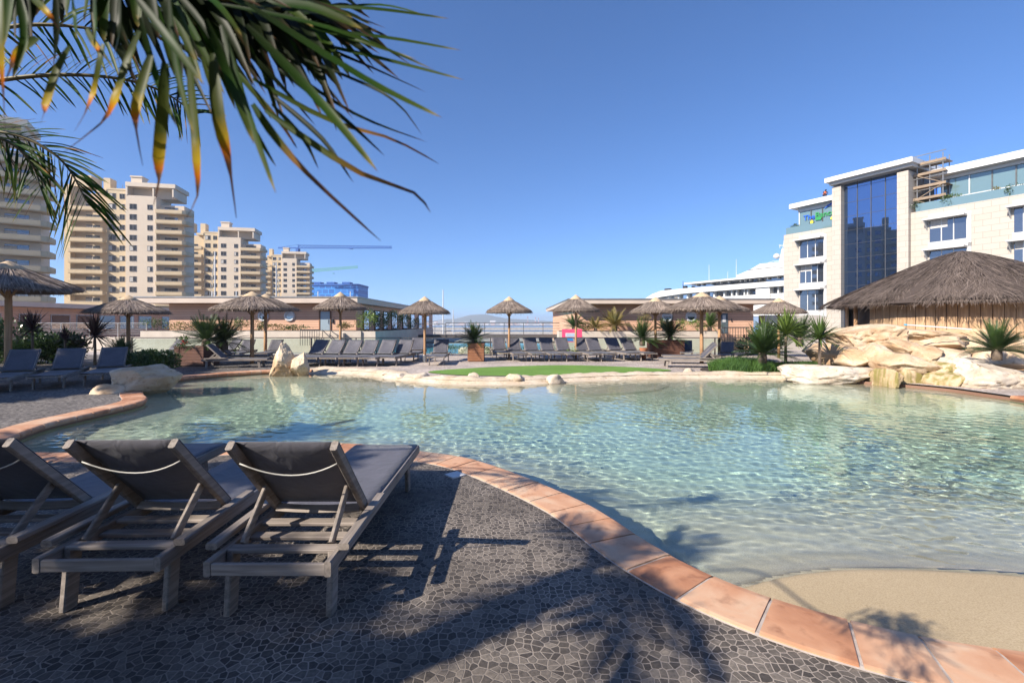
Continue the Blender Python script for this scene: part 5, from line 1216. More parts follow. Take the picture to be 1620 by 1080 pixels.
# set back top storeys
SB = -2.2
uL0 = FO(1265,330,SB)[0]; uL1 = FO(1322,330,SB)[0]; zL = FO(1265,330,SB)[1]
g1 = obx('left_penthouse',uL0,uL1+1.5,ztop-.5,zL,-9,SB,M_teal)
obx('roof_band',uL0-.9,uL1+1.5,zL+.01,zL+.65,-10,SB+1.0,M_rf); obx('penthouse_fascia',uL0-.15,uL1+1,zL-.55,zL-.005,SB+.003,SB+.12,M_white)
for px in (1265,1283.5,1301.5,1320): x = FO(px,340,SB)[0]; obx('mullion',x-.06,x+.06,ztop-.4,zL-.56,SB+.003,SB+.09,M_white if px==1265 else M_rail,g1)
obx('transom',uL0+.07,uL1,ztop+1.1,ztop+1.2,SB+.003,SB+.07,M_rail,g1)
obx('glass_balustrade',.1,u13-.05,ztop+.003,ztop+1.0,-.35,-.32,M_teal)
uR0 = FO(1489,283,SB)[0]; zR = FO(1489,281,SB)[1]
g2 = obx('right_penthouse',uR0,uE,ztop-.5,zR,-9,SB,M_teal)
obx('roof_band',uR0-.6,uE,zR+.01,zR+.75,-10,SB+1.2,M_rf); obx('penthouse_fascia',uR0,uE,zR-.35,zR-.004,SB+.003,SB+.2,M_white)
for px in (1490,1500,1534,1570,1608,1650): x = FO(px,300,SB)[0]; obx('mullion',x-.05,x+.05,ztop-.4,zR-.36,SB+.003,SB+.09,M_white if px in (1490,1534) else M_rail,g2)
obx('transom',uR0+.06,uE,zR-2.55,zR-2.4,SB+.003,SB+.08,M_white,g2)
obx('glass_balustrade',u16+.3,uE,ztop+.103,ztop+1.05,-.35,-.32,M_teal)
ro = off_.matrix_basis
def off_world(u,v,z): return ro @ Vector((u,-v,z))
# lettering on the left penthouse
def text(s_, size, m, loc, name):
    cu = bpy.data.curves.new('t','FONT'); cu.body = s_; cu.size = size; cu.extrude = .02; cu.offset = .012
    to = bpy.data.objects.new('t',cu); COL.objects.link(to); dg = bpy.context.evaluated_depsgraph_get(); me = bpy.data.meshes.new_from_object(to.evaluated_get(dg)); bpy.data.objects.remove(to); me.name = name
    me.materials.clear(); me.materials.append(m); o = bpy.data.objects.new(name, me); COL.objects.link(o); o.parent = off_; o.location = loc; o.rotation_euler = (rad(90),0,0); return o
M_tb = mat('sign_blue',(0.01,0.12,0.60),(0.01,0.11,0.55)); M_tg = mat('sign_green',(0.025,0.27,0.075),(0.02,0.25,0.07))
ut,zt_ = FO(1273,349,SB); uB,zB = FO(1290.5,347,SB)
text('The', .98, M_tb, (ut-.1,-SB-.14,zt_), 'lettering'); text('Bancor', 1.05, M_tg, (uB,-SB-.14,zt_+.05), 'lettering')
sw_ = MB(); pts = [];  us,zs = FO(1304,330,SB)
arc = [(0,-.1),(.5,.35),(1.1,.6),(1.6,.55),(1.95,.15),(1.9,-.35),(1.7,.0),(1.4,.3),(1.0,.3),(.5,.12)]
sw_.prism([(us+a,zs+b_) for a,b_ in arc], -SB-.16,-SB-.13); sw_.build('emblem', M_tb, off_)
gw = MB(); gu,gz = FO(1295,344,SB); gw.prism([(gu-.35,gz-.35),(gu+.35,gz-.4),(gu+.5,gz-.05),(gu+.1,gz+.1),(gu-.3,gz+.05)],-SB-.16,-SB-.13); gw.build('emblem', M_tg, off_)
# terrace shrubs
for k,(px,w_,m,lb) in enumerate(((1508,3.0,M_leaf,'green shrub on the office terrace right of the scaffold'),(1572,1.2,M_ochl,'small ochre plant on the office terrace railing'),(1612,2.6,M_leaf,'green shrub on the office terrace at the right frame edge'),(1462,3.5,M_cyc,'dark bush on the office terrace behind the scaffold'),(1257,1.2,M_leaf,'small shrub on the office terrace at its left end'))):
    p = off_world(FO(px,330,-1)[0],-1.0,ztop+.05); shrub(p.x,p.y,p.z,(w_,1.0,1.5),lb,m,700,.16,120+k)
# scaffold
sc_ = thing('scaffold','tall metal and timber scaffold tower beside the glass stairwell roof','scaffold',tuple(off_world(U(1447),-.6,ztop+.1)),math.atan2(OD.y,OD.x)); wS = U(1488)-U(1447); hS = Zp(1447,262)-ztop
M_plk = mat('scaffold_plank',(0.30,0.22,0.15),(0.22,0.16,0.11),3,.8)
for x in (0,wS*.5,wS):
    for y in (.0,1.6): b = MB(); b.tube([(x,y,0),(x,y,hS+.8)],.055,6); b.build('pole', M_railg, sc_)
for lv in (.27,.52,.78,1.0):
    b = MB(); b.b2(-.3,wS+.3,-.1,1.7,hS*lv-.05,hS*lv); b.build('deck', M_plk, sc_); b = MB(); b.b2(-.3,wS+.3,-.16,-.11,hS*lv-.1,hS*lv+.18); b.build('toe_board', M_plk, sc_)
    b = MB(); b.tube([(-.3,-.08,hS*lv+1.0),(wS+.3,-.08,hS*lv+1.0)],.045,6); b.build('guard_rail', M_railg, sc_)
for a in (0,1,2):
    z0,z1_ = hS*(.02+.26*a),hS*(.25+.26*a); b = MB(); b.tube([(0 if a%2 else wS,-.09,z0),(wS if a%2 else 0,-.09,z1_)],.045,6); b.build('brace', M_plk, sc_)

# ------------------------------------------------------------------ workers on the office terrace
def person(loc, rz, label, pose):
    t = thing('person', label, 'person', loc, rz)
    J = pose; bm = bmesh.new(); sk = bm.verts.layers.skin.verify(); vs = {}
    for k,(p,r) in J['v'].items(): v = bm.verts.new(p); v[sk].radius = (r,r); vs[k] = v
    for a,b in J['e']: bm.edges.new((vs[a],vs[b]))
    bm.verts.ensure_lookup_table(); vs['pelvis'][sk].use_root = True
    me = bpy.data.meshes.new('body'); bm.to_mesh(me); bm.free(); o = bpy.data.objects.new('body', me); COL.objects.link(o)
    o.modifiers.new('s','SKIN'); md = o.modifiers.new('u','SUBSURF'); md.levels = 2
    dg = bpy.context.evaluated_depsgraph_get(); m2 = bpy.data.meshes.new_from_object(o.evaluated_get(dg)); bpy.data.objects.remove(o); m2.name = 'body'
    m2.materials.append(mat('dark_clothes',(0.03,0.035,0.06))); m2.materials.append(mat('skin',(0.45,0.27,0.19)))
    hz = J['v']['neck'][0][2]+.03
    for p in m2.polygons: p.use_smooth = True; p.material_index = 1 if p.center.z > hz or (abs(p.center.x) > .30 and not J.get('bent')) else 0
    b = bpy.data.objects.new('body', m2); COL.objects.link(b); b.parent = t
    pv,nk = Vector(J['v']['pelvis'][0]),Vector(J['v']['neck'][0]); vm = MB(); vm.tube([pv+(nk-pv)*.05,pv+(nk-pv)*.35,pv+(nk-pv)*.75,pv+(nk-pv)*.97],[.175,.18,.205,.10],14); ve = vm.build('vest', J['vest'], t, smooth=True)
    hd = Vector(J['v']['head'][0]); hm = MB(); hm.lathe([(.115,.01),(.118,.06),(.09,.11),(.01,.135)],14,hd); hm.build('hair', mat('black_hair',(0.012,0.01,0.01)), t, smooth=True)
    return t
M_hiv = mat('hi_vis_yellow',(0.75,0.80,0.05),(0.7,0.75,0.05)); M_hio = mat('hi_vis_orange',(0.75,0.16,0.05))
E = [('pelvis','chest'),('chest','neck'),('neck','head'),('chest','sl'),('sl','el'),('el','wl'),('wl','hl'),('chest','sr'),('sr','er'),('er','wr'),('wr','hr'),('pelvis','pl'),('pl','kl'),('kl','al'),('al','tl'),('pelvis','pr'),('pr','kr'),('kr','ar'),('ar','tr')]
std = {'pelvis':((0,0,.95),.14),'chest':((0,0,1.30),.155),'neck':((0,-.01,1.50),.06),'head':((0,-.03,1.66),.105),'sl':((-.20,0,1.42),.065),'el':((-.27,-.02,1.15),.048),'wl':((-.24,-.2,.98),.036),'hl':((-.22,-.28,.97),.04),'sr':((.20,0,1.42),.065),'er':((.28,-.03,1.16),.048),'wr':((.2,-.24,1.06),.036),'hr':((.16,-.32,1.07),.04),
  'pl':((-.10,0,.90),.095),'kl':((-.11,-.02,.50),.062),'al':((-.12,.02,.09),.045),'tl':((-.13,-.12,.04),.045),'pr':((.10,0,.90),.095),'kr':((.11,-.02,.50),.062),'ar':((.12,.02,.09),.045),'tr':((.13,-.12,.04),.045)}
crouch = {'pelvis':((0,.2,.42),.15),'chest':((0,-.05,.72),.165),'neck':((0,-.2,.86),.06),'head':((0,-.32,.93),.105),'sl':((-.2,-.08,.82),.065),'el':((-.26,-.3,.62),.05),'wl':((-.18,-.45,.45),.036),'hl':((-.14,-.5,.38),.04),'sr':((.2,-.08,.82),.065),'er':((.26,-.3,.62),.05),'wr':((.18,-.45,.45),.036),'hr':((.14,-.5,.38),.04),
  'pl':((-.12,.2,.40),.10),'kl':((-.16,-.25,.48),.065),'al':((-.14,.05,.09),.048),'tl':((-.15,-.1,.04),.045),'pr':((.12,.2,.40),.10),'kr':((.16,-.25,.48),.065),'ar':((.14,.05,.09),.048),'tr':((.15,-.1,.04),.045)}
rzP = math.atan2(OD.y,OD.x)
person(tuple(off_world(FO(1284.5,360,-.9)[0],-.9,ztop+.02)),rzP+.3,'worker in a yellow vest on the office terrace below the lettering',{'v':std,'e':E,'vest':M_hiv})
person(tuple(off_world(FO(1318,352,-.9)[0]-.1,-.9,ztop+.02)),rzP-.5,'worker in a yellow vest beside the stone pilaster on the office terrace',{'v':std,'e':E,'vest':M_hiv})
person(tuple(off_world(FO(1306,318,SB)[0],SB+.2,zL+.66)),rzP+.9,'worker in orange crouching on the penthouse roof edge of the office block',{'v':crouch,'e':E,'vest':M_hio,'bent':True})

# ------------------------------------------------------------------ thatched hut behind the rocks
hx,hy = PX(1520,18.5),18.5
hut = thing('thatched_hut','big round hut with a thick grey brown thatched roof and plank walls behind the waterfall','hut',(hx,hy,0))
def heave(th):
    return 1.0+.035*math.sin(th*8+1)+.02*math.sin(th*17)
rrh = random.Random(5); mb,ti = thatch(4.6,2.15,30000,8,.55,.007,rrh,.8,eave=heave,lip=.10,r0=.1,lf_=.5,pw=1.18,fr=.08,ov=.018); rfh = mb.build('thatch_roof', M_hut, hut, attr={'tint':ti}); rfh.location = (0,0,2.24)
b = MB(); nseg = 84; rad_ = 3.7
for k in range(nseg):
    a0 = 6.2832*k/nseg; 
    if 2.75 < (a0 % 6.2832) < 3.2: continue
    r_ = rad_+rrh.uniform(-.015,.015); c0 = Vector((r_*math.cos(a0),r_*math.sin(a0),0)); wd = 6.2832*rad_/nseg*.94
    b.box((c0.x,c0.y,1.25),(wd,.05,2.5),a0+math.pi/2)
b.build('plank_wall', wood_mat('hut_planks',(0.50,0.33,0.19),(0.27,0.16,0.085),axis=2,rnd=.1,sc=.35), hut)
b = MB(); b.lathe([(3.6,0),(3.6,2.6)],40); b.build('inner_wall', M_dark, hut)
for a in (3.0,4.6): b = MB(); b.tube([(3.8*math.cos(a),3.8*math.sin(a),0),(3.8*math.cos(a),3.8*math.sin(a),2.2)],.07,8); b.build('corner_post', M_pole, hut)
b = MB(); b.tube([(3.78*math.cos(4.72),3.78*math.sin(4.72),.2),(3.78*math.cos(4.72),3.78*math.sin(4.72),2.0)],.035,8); b.build('down_pipe', M_steel, hut)
# pole lying on the rocks
pp = thing('pool_net_pole','long white pool pole with blue tip lying on the waterfall rocks','pole',tuple(W(1430,513.5,13.6))); p0 = W(1430,513.5,13.6); p1 = W(1537,521,12.9); b = MB(); b.tube([(0,0,0),p1-p0],.018,8); b.build('shaft', M_white, pp); b = MB(); b.tube([(0,0,0),(p1-p0)*.05],.024,8); b.build('tip', mat('blue_tip',(0.1,0.4,0.6)), pp)

# ------------------------------------------------------------------ cranes, netted block, masts
M_crb = mat('crane_blue',(0.015,0.10,0.36)); M_crt = mat('crane_teal',(0.12,0.34,0.36))
def crane(label, px_mast, Y, py_jib, px_tip, px_tail, m, py_apex, tilt=0.0):
    t = thing('tower_crane', label, 'crane', (PX(px_mast,Y),Y,-5)); z = topz(py_jib,Y)+5; L = PX(px_tip,Y)-PX(px_mast,Y); T = PX(px_tail,Y)-PX(px_mast,Y); s = Y/F*1.6; ht = (z/ Y)*0
    def lattice(p,q,w_,n,name,r):
        p,q = Vector(p),Vector(q); b = MB(); d = (q-p)/n; up = Vector((0,0,w_)) if abs(d.z) < abs(d.x) else Vector((w_,0,0))
        b.beam(p,q,r,r); b.beam(p+up,q+up*.6,r*.7,r*.7)
        for i in range(n): a = p+d*i; b.beam(a,a+d*.5+up*(1-.4*(i+.5)/n),r*.5,r*.5); b.beam(a+d*.5+up*(1-.4*(i+.5)/n),a+d,r*.5,r*.5)
        b.build(name, m, t)
    lattice((0,0,z),(L,0,z+tilt),Y/F*4.6,26,'jib',Y/F*1.5); lattice((T,0,z),(-.01,0,z),Y/F*1.2,6,'counter_jib',Y/F*1.4)
    lattice((0,0,0),(0,0,z-.01),Y/F*4,20,'mast',Y/F*1.2)
    za = topz(py_apex,Y)+5
    b = MB(); b.beam((0,0,z),(0,0,za),Y/F*1.2,Y/F*1.2); b.build('apex', m, t); b = MB(); b.beam((0,0,za),(T,0,z+.3),Y/F*.5,Y/F*.5); b.build('tie_bar', m, t)
    b = MB(); b.b2(-Y/F*2,Y/F*2,-2,-.1,z-Y/F*6,z-Y/F*1.5); b.build('cab', m, t); b = MB(); b.b2(L*.55,L*.58,-1,1,z-Y/F*1.6,z-Y/F*.5); b.build('trolley', m, t)
crane('blue tower crane with a long level jib behind the farthest apartment tower',472,280,392.5,620,440,M_crb,387)
crane('pale teal tower crane with a slightly raised jib, lower and farther',478,400,431.5,566,465,M_crt,428,topz(423.5,400)-topz(431.5,400))
nb_ = thing('netted_building','building under construction wrapped in bright blue netting','building',(PX(490,300),300,-5)); wN = PX(567,300)-PX(490,300); hN = topz(452,300)+5
def net_mat():
    m, nt, b = nodes_of('blue_netting'); tc = N(nt,'ShaderNodeTexCoord'); br = N(nt,'ShaderNodeTexBrick'); mp = N(nt,'ShaderNodeMapping'); mp.inputs['Rotation'].default_value = (rad(90),0,0); nt.links.new(tc.outputs['Object'], mp.inputs[0]); nt.links.new(mp.outputs[0], br.inputs['Vector'])
    br.inputs['Scale'].default_value = 1; br.inputs['Brick Width'].default_value = 4; br.inputs['Row Height'].default_value = 3.2; br.inputs['Mortar Size'].default_value = .25; br.inputs['Color1'].default_value = (0.015,0.10,0.36,1); br.inputs['Color2'].default_value = (0.02,0.16,0.48,1); br.inputs['Mortar'].default_value = (0.04,0.26,0.62,1); nt.links.new(br.outputs['Color'], b.inputs['Base Color']); return m
b = MB(); b.b2(0,wN,0,20,0,hN); b.build('net', net_mat(), nb_); b = MB(); b.b2(-.5,wN+.3,-.5,20.5,hN+.02,hN+1.2); b.build('roof_edge', M_crb, nb_)
for k,x in enumerate((1,10,20)): b = MB(); b.b2(x,x+5,2,8,hN+1.21,hN+2.6); b.build('roof_box', M_crb, nb_)
def sail(px,Y,pyt,label,stay):
    t = thing('sailboat',label,'boat',(PX(px,Y),Y,-7)); zt = topz(pyt,Y)+7; b = MB(); b.tube([(0,0,1),(0,0,zt)],[.12,.07],8); b.build('mast', M_white, t)
    for s in stay: b = MB(); b.tube([(0,0,zt-.3),(s,0,1.2)],.03,5); b.build('stay', M_railg, t)
    b = MB(); n = 8; sec = []
    for i in range(n+1):
        u = i/n; wd = 1.5*math.sin(math.pi*(.12+.86*u))**.7; sec += [(-5+10*u,-wd,1.3),(-5+10*u,-wd*.4,-.3),(-5+10*u,wd*.4,-.3),(-5+10*u,wd,1.3)]
    b.add(sec,[(i*4+j,i*4+(j+1)%4,(i+1)*4+(j+1)%4,(i+1)*4+j) for i in range(n) for j in range(4)]+[(3,2,1,0),tuple(n*4+j for j in range(4))]); b.build('hull', M_white, t)
    b = MB(); b.tube([(0,0,2.6),(4.2,0,2.6)],.16,8); b.build('boom', M_white, t); return t
sail(340,62,398,'tall white sailboat mast rising behind the left wooden pavilion, with slanting stays',(-2.2,-1.4)); sail(437,64,415,'white sailboat mast in front of the farthest apartment tower',(1.6,))
sail(701,70,458,'thin white mast against the sky right of the left pavilion',()); sail(717,90,490,'short white masts beyond the left pavilion terrace',(.8,))
# ------------------------------------------------------------------ palms
def grad_leaf(name, stops, rough=.42, trans=.45):
    m, nt, b = nodes_of(name); at = N(nt,'ShaderNodeAttribute',attribute_name='along'); c = ramp(nt, at.outputs['Fac'], stops)
    tc = N(nt,'ShaderNodeTexCoord'); n = N(nt,'ShaderNodeTexNoise'); n.inputs['Scale'].default_value = 9; n.inputs['Detail'].default_value = 5; nt.links.new(tc.outputs['Object'], n.inputs['Vector'])
    g = ramp(nt, n.outputs['Fac'], [(.3,(.7,.7,.65)),(.7,(1.2,1.2,1.1))]); mu = N(nt,'ShaderNodeMix',data_type='RGBA',blend_type='MULTIPLY'); mu.inputs['Factor'].default_value = 1
    nt.links.new(c, mu.inputs['A']); nt.links.new(g, mu.inputs['B']); nt.links.new(mu.outputs['Result'], b.inputs['Base Color']); b.inputs['Roughness'].default_value = rough; b.inputs['Specular IOR Level'].default_value = .1
    tr = N(nt,'ShaderNodeBsdfTranslucent'); nt.links.new(mu.outputs['Result'], tr.inputs[0]); mx = N(nt,'ShaderNodeMixShader'); mx.inputs[0].default_value = trans; nt.links.new(b.outputs[0], mx.inputs[1]); nt.links.new(tr.outputs[0], mx.inputs[2]); nt.links.new(mx.outputs[0], nt.nodes['Material Output'].inputs[0]); return m
GRN, OLV, YEL, ORG, BRN, PUR = (0.030,0.078,0.010),(0.075,0.09,0.013),(0.50,0.33,0.012),(0.62,0.17,0.008),(0.12,0.06,0.035),(0.06,0.028,0.03)
M_pg = grad_leaf('palm_leaf_green', [(0,(0.022,0.036,0.012)),(.5,GRN),(.84,(0.065,0.09,0.016)),(.94,(0.28,0.22,0.06)),(1,BRN)])
M_po = grad_leaf('palm_leaf_yellowing', [(0,(0.05,0.075,0.02)),(.34,OLV),(.50,YEL),(.60,ORG),(.68,BRN),(1,PUR)])
M_pb = grad_leaf('palm_leaf_drying', [(0,GRN),(.35,OLV),(.52,(0.34,0.17,0.05)),(.7,BRN),(1,(0.05,0.025,0.02))])
M_pd = grad_leaf('palm_leaf_shaded', [(0,(0.014,0.024,0.009)),(.7,(0.02,0.03,0.011)),(1,BRN)])  # leaf green darkened for backlit undersides, shade put into the colour
M_rach = mat('palm_midrib', (0.20,0.15,0.06), (0.11,0.09,0.035), 5, .5)
def in_frame(p, mg=25):
    if p.y < .06: return False
    x = HX+F*p.x/p.y; y = HY-F*(p.z-CZ)/p.y
    return -mg < x < 1620+mg and -mg < y < 1080+mg
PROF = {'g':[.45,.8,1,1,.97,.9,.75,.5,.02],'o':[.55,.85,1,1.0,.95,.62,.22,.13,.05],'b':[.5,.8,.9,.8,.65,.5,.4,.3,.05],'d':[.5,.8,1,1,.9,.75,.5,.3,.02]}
class Frond:
    def __init__(s): s.mb = MB(); s.al = []
    def leaf(s, pts, half, st, nrm, fold=.3):
        c = catmull([tuple(p) for p in pts], 16, False); ix = np.linspace(0,len(c)-1,9).round().astype(int); q = [Vector(c[i]) for i in ix]
        n0 = len(s.mb.v); s.mb.blade(q, [half*w_ for w_ in PROF[st]], nrm, fold, 'gobd'.index(st)); s.al += [i/8 for i in range(9) for _ in range(3)]
    def build(s, parent, rach, r0, r1):
        n0 = len(s.mb.v); k = len(rach); s.mb.tube(rach, [r0+(r1-r0)*i/(k-1) for i in range(k)], 7, mi=4); s.al += [.3]*(len(s.mb.v)-n0)
        return s.mb.build('frond', [M_pg,M_po,M_pb,M_pd,M_rach], parent, smooth=True, world=True, attr={'along':s.al})
rp = random.Random(31)
def palm(x, y, h, label, nf, L, seed, hero=None, lean=(0,0), leafw=.017, leafl=.45, tr=.10, droop=1.0, wob=.3):
    t = thing('palm_tree', label, 'palm tree', (x,y,0)); rr = random.Random(seed); b = MB(); n = 26; vs = []
    pts = [(lean[0]*(i/n)**2, lean[1]*(i/n)**2, -.05+(h+.03)*i/n) for i in range(n+1)]
    b.tube(pts, [tr*(1.35-.35*min(1,i/5))*(1+.07*(i%2)) for i in range(n+1)], 14); b.build('trunk', M_bark, t)
    c = Vector((x+lean[0],y+lean[1],h)); k = 0; tries = 0
    while k < nf and tries < nf*8:
        tries += 1; az = k*2.399963+rr.uniform(-.3,.3)+tries*.05; el = rad(rr.choice((70,55,40,25,10,-5))+rr.uniform(-8,8)); Lk = L*rr.uniform(.8,1.1)
        d = Vector((math.cos(az)*math.cos(el),math.sin(az)*math.cos(el),math.sin(el))); S = 14
        rc = [c+d*Lk*(i/S)+Vector((0,0,-droop*.55*Lk*(i/S)**2*math.cos(el)*rr.uniform(.95,1.05))) for i in range(S+1)]
        if any(in_frame(p,70) for p in rc[2:]): continue
        f = Frond(); bad = False; tmp = []
        for i in range(3, S*2+1):
            q = i/(S*2); a = q*S; i0 = min(S-1,int(a)); p = rc[i0].lerp(rc[i0+1], a-i0); tn = (rc[i0+1]-rc[i0]).normalized(); sv = tn.cross(Vector((0,0,1))).normalized(); up = sv.cross(tn)
            ll = leafl*(math.sin(math.pi*(.12+.80*q))**.7)*rr.uniform(.85,1.1)
            for s in (-1,1):
                e = p+(sv*s*.75+tn*.62+up*.15).normalized()*ll; e.z -= .3*ll*rr.uniform(.5,1.4); mdp = p.lerp(e,.5)+up*.06*ll
                if in_frame(e,30) or in_frame(mdp,30): bad = True
                tmp.append((p,mdp,e))
        if bad: continue
        for p,mdp,e in tmp: f.leaf([p,mdp,e], leafw, 'g' if rr.random() < .85 else 'b', (rr.uniform(-.3,.3),rr.uniform(-.3,.3),1))
        f.build(t, rc, .016, .004); k += 1
    return t, c
PA, cA = palm(-3.36, -.06, 3.2, 'palm tree whose drooping frond with yellow tips hangs into the top left', 9, .95, 3, leafw=.012, leafl=.36, tr=.125)
# hero frond: traced leaf by leaf, each at its own distance
KY = .64
HL = [ # points (px), width px, style, distance
 ([(470,10),(590,14),(711,30)],9,'g',.96),([(500,15),(600,8),(672,24)],8,'g',1.0),([(440,42),(600,58),(730,80)],9,'g',.95),([(430,55),(590,90),(735,127)],10,'g',.93),
 ([(340,6),(520,45),(687,111)],14,'g',.84),([(390,25),(560,95),(674,146)],7,'d',.98),([(387,4),(572,122),(700,187)],20,'g',.80),([(430,75),(570,130),(630,165),(667,213)],8,'d',.9),
 ([(440,100),(560,180),(676,225)],11,'d',.9),([(400,125),(520,190),(620,220),(694,259)],11,'b',.88),([(390,40),(505,160),(598,272)],24,'g',.76),([(440,110),(540,185),(609,247)],13,'d',.86),
 ([(420,175),(487,222),(572,275),(655,305),(681,336)],15,'b',.82),([(400,165),(440,222),(497,285),(602,381)],18,'b',.78),([(430,150),(510,220),(559,289)],13,'d',.88),([(430,165),(480,220),(504,268)],12,'d',.85),
 ([(350,40),(388,165),(437,307)],22,'g',.74),([(360,130),(400,200),(437,264)],13,'g',.84),
 ([(338,85),(346,180),(362,255),(374,345)],25,'o',.74),([(300,90),(310,190),(314,255),(313,310),(294,346)],23,'o',.74),([(262,100),(258,180),(252,250),(252,285),(243,325)],23,'o',.73),
 ([(240,88),(228,130),(217,172),(216,205),(226,262)],22,'o',.72),([(222,50),(200,110),(184,160),(160,196),(102,240)],22,'o',.72),([(165,70),(158,110),(150,148),(135,180),(118,208)],19,'o',.71),
 ([(112,75),(92,115),(76,165),(70,180),(64,196)],20,'o',.71),([(137,46),(152,72),(174,99)],12,'o',.75),([(50,-5),(75,20),(96,50)],13,'o',.78),([(4,-10),(6,100),(8,208)],20,'o',.68),
 ([(215,-5),(270,65),(323,134)],22,'g',.68),([(222,28),(247,120),(281,202)],18,'g',.72),([(268,-5),(280,100),(307,214)],22,'g',.70),([(325,30),(365,130),(402,228)],22,'g',.72),
 ([(115,-10),(120,25),(122,62)],14,'g',.72),([(150,-10),(152,40),(150,80)],14,'g',.74),([(60,60),(30,85),(8,130)],20,'o',.72),([(88,-8),(90,60),(84,110)],16,'d',.8),([(190,-8),(190,50),(180,90)],18,'d',.85),
 ([(30,-8),(40,60),(20,125)],20,'g',.70),([(250,30),(300,110),(340,190)],15,'d',.86),([(300,15),(370,100),(430,190)],16,'d',.88),([(330,30),(420,110),(500,200)],15,'d',.9),([(350,20),(470,90),(560,190)],14,'d',.92),
 ([(380,20),(500,70),(620,120)],13,'d',.95),([(400,15),(520,50),(660,95)],12,'g',.9),([(320,90),(340,150),(352,200)],12,'o',.8),([(285,70),(285,130),(278,175)],14,'d',.82),([(370,110),(440,190),(470,235)],12,'b',.86)]
fh = Frond()
for pts,wp,st,Y in HL:
    q = []; n = len(pts)
    for i,(px,py) in enumerate(pts): q.append(W(px,py,KY*(Y+.05*(i/(n-1))*rp.uniform(-1,1))))
    fh.leaf(q, wp*(.62 if st in 'gd' else .80)/F*Y*KY*.5, st, (rp.uniform(-.4,.4),-1,rp.uniform(-.1,.5)), rp.uniform(.15,.45))
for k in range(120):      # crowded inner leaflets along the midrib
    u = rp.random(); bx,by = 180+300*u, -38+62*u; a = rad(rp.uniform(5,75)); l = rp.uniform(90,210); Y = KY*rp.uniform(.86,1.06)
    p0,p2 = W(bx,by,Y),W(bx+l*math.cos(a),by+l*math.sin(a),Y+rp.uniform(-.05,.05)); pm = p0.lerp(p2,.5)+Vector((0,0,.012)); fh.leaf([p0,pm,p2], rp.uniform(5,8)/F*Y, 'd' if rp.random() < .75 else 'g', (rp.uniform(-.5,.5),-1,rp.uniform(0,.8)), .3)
for k in range(90):       # crowded bases in the shaded leaf colour
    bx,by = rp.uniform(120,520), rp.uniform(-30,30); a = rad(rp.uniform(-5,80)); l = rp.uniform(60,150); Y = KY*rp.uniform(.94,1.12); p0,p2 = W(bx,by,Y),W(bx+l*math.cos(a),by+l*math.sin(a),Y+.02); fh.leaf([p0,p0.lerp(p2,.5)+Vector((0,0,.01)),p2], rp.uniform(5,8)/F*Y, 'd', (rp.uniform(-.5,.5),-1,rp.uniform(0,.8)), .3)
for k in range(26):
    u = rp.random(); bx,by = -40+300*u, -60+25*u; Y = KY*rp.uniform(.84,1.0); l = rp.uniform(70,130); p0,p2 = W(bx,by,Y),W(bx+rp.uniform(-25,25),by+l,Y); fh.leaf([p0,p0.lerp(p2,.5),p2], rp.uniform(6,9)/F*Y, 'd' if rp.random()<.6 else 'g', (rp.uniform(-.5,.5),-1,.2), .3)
rc = catmull([tuple(cA),(-2.3,.25,3.1),tuple(W(-300,-220,.62)),tuple(W(60,-70,.84*KY)),tuple(W(300,-15,.87*KY)),tuple(W(480,22,.93*KY))],6,False)
fh.build(PA, [Vector(p) for p in rc], .012, .003)
# second palm: thin feathery fronds
PB, cB = palm(-7.0, .9, 4.0, 'feathery palm whose thin leaflets show below the big frond at the left', 12, 1.25, 7, leafw=.013, leafl=.42)
def thin(rpx, nl, lens, angR, angL, Y0, Y1, wd, sR=True, sL=True, seed=1):
    rr = random.Random(seed); c2 = catmull(rpx, 12, False); n = len(c2); f = Frond(); rc = []
    for i,(x,y) in enumerate(c2): rc.append(W(x,y,Y0+(Y1-Y0)*i/n))
    for k in range(nl):
        u = (k+.5)/nl; i = min(n-2,int(u*(n-1))); x,y = c2[i]; dx,dy = c2[i+1]-c2[i]; th = math.atan2(dy,dx); Y = Y0+(Y1-Y0)*u
        for on,an in ((sR,angR),(sL,angL)):
            if not on: continue
            l = (lens[0]+(lens[1]-lens[0])*u)*rr.uniform(.8,1.15); a = th+rad(an+rr.uniform(-9,9)); e = (x+l*math.cos(a),y+l*math.sin(a)+l*.13); md = (x+l*.5*math.cos(a),y+l*.5*math.sin(a)+l*.01)
            Ye = Y+rr.uniform(-.12,.12); f.leaf([W(x,y,Y),W(*md,(Y+Ye)/2),W(*e,Ye)], wd/F*Y*.5*rr.uniform(.8,1.2), 'g' if rr.random()<.85 else 'b', (rr.uniform(-.8,.8),-1,rr.uniform(.2,1.0)), .25)
    base = [Vector(p) for p in catmull([tuple(cB),tuple((cB+rc[0])/2+Vector((0,0,.35))),tuple(rc[0])],6,False)][:-1]
    f.build(PB, base+rc, .013, .003)
thin([(-90,140),(60,120),(170,122),(250,142),(312,182)],40,(75,55),-42,48,2.0,2.3,3.6,seed=2)
thin([(-70,205),(20,212),(80,240),(112,272),(136,318)],30,(75,100),-22,46,2.4,2.6,3.3,seed=3)
thin([(-70,215),(-15,215),(25,232),(52,262),(66,300)],24,(80,60),-12,60,2.3,2.45,3.2,seed=4)
thin([(-80,60),(40,40),(140,45),(210,62)],24,(80,60),-40,52,1.9,2.1,5,seed=5)
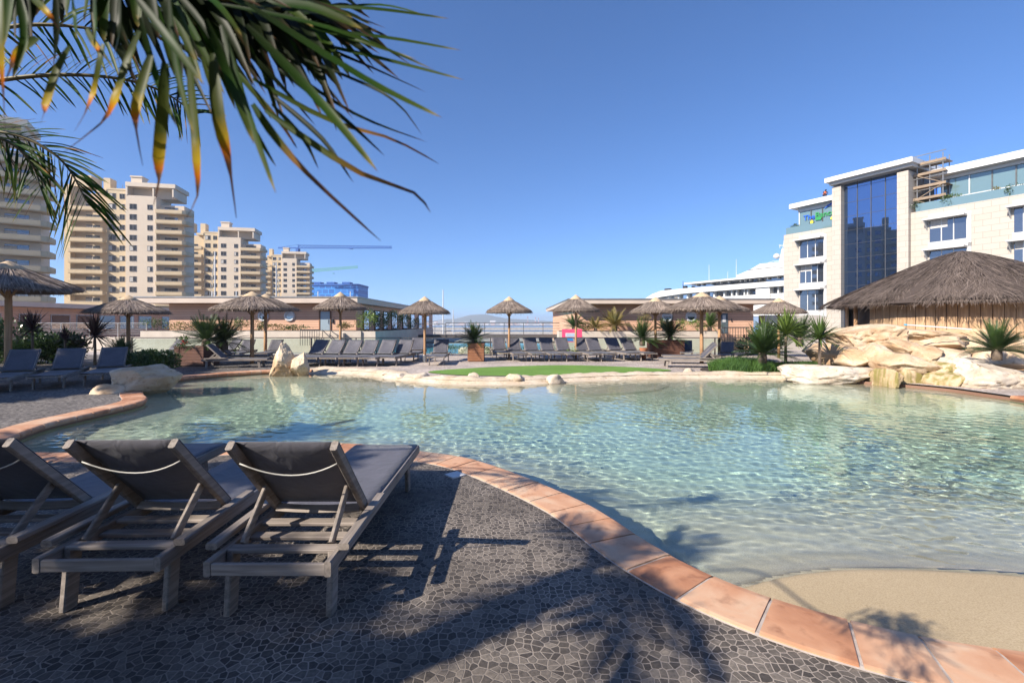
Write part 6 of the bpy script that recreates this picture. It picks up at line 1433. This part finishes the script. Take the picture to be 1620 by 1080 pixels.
# palms out of view on the left whose crowns shade the loungers
for k,(x,y,h,nf,L,lb) in enumerate(((-7.1,-2.05,4.2,17,1.3,'palm tree standing behind the viewer, shading the near paving'),(-8.0,-.35,4.1,28,1.65,'palm tree left of the viewer, shading the foreground sun loungers'),
     (-13.3,7.1,4.0,16,1.25,'small palm tree beyond the left frame edge, shading the long boulder'),(-10.8,1.9,4.6,18,2.1,'palm tree beyond the left frame edge near the pool coping'),(-17.2,6.4,4.6,24,2.4,'palm tree shading the row of sun loungers on the left'),(-20.2,8.3,5.2,24,2.6,'tall palm tree at the far left behind the shaded loungers'),(-15.4,6.0,4.0,26,2.2,'short palm tree beyond the left frame edge'),(-16.3,8.0,4.3,26,2.3,'palm tree left of the shaded sun loungers'),(-17.6,9.6,4.4,26,2.3,'palm tree behind the umbrella at the left frame edge'),(-22.5,11.5,5.0,22,2.5,'palm tree by the shaded pavilion beyond the left edge'))):
    palm(x,y,h,lb,nf,L,40+k,leafw=.024 if x > -12 else .04,leafl=.6,tr=.12)

for k,(x,y,w_,h) in enumerate(((-5.6,-2.6,2.0,2.3),(-5.9,-.6,2.2,2.2),(-6.1,1.6,2.2,2.0),(-6.6,3.6,1.8,1.3))):  # out-of-view bushes added to keep skylight off the near loungers
    shrub(x,y,0,(1.5,w_,h),('unseen hedge bush added behind the viewer to darken the near loungers','unseen hedge bush added left of the viewer, nearest the palm trunks, blocking skylight','unseen hedge bush added beside the leftmost foreground lounger to block skylight','low unseen hedge bush added at the near left pool corner, blocking skylight')[k],M_cyc,3200,.16,140+k,'hedge')

# unseen trees added behind the viewer to block skylight
def occluder_tree(x,y,h,r,label,seed):
    t = thing('occluder_tree',label,'tree',(x,y,0)); rr = random.Random(seed); b = MB(); b.tube([(0,0,-.05),(.05,.02,h*.3),(-.03,0,h*.6)],[.2,.16,.1],10); b.build('trunk', M_bark, t)
    for k in range(5): a = k*1.3; b = MB(); b.tube([(0,0,h*.35),(r*.35*math.cos(a),r*.35*math.sin(a),h*.6),(r*.7*math.cos(a),r*.7*math.sin(a),h*.75)],[.09,.06,.02],7); b.build('limb', M_bark, t)
    m = MB(); leafball(m, rr, 6500, (2*r,1.6*r,h*.95), .42, (0,0,h*.55)); m.build('crown', M_leaf, t)
for k,(x,y,h,r) in enumerate(((-.6,-4.2,7.5,2.6),(3.6,-4.6,8.5,2.9),(8.2,-4.6,8.0,2.9),(1.6,-7.0,10.5,3.2),(12.5,-4.0,7.5,2.8))):
    occluder_tree(x,y,h,r,('unseen tree added right behind the viewer to block skylight','broad unseen tree added behind the viewer to the right, blocking skylight','third unseen tree added behind the viewer to block skylight','tallest unseen tree added behind the viewer to block skylight','unseen tree added far right behind the viewer to block skylight')[k],200+k)
# ------------------------------------------------------------------ sea air
hb = MB(); hb.b2(-5200,5200,-300,4900,-9.5,72)
hz = hb.build('haze', None if False else bpy.data.materials.new('haze_air'))
hm = hz.data.materials[0]; hm.use_nodes = True; ht = hm.node_tree; ht.nodes.remove(ht.nodes['Principled BSDF'])
pvn = N(ht,'ShaderNodeVolumePrincipled'); pvn.inputs['Color'].default_value = (0.80,0.88,1.0,1); pvn.inputs['Density'].default_value = 3.4e-4; pvn.inputs['Anisotropy'].default_value = 0.2
ht.links.new(pvn.outputs[0], ht.nodes['Material Output'].inputs['Volume'])
struct(hz, 'stuff')
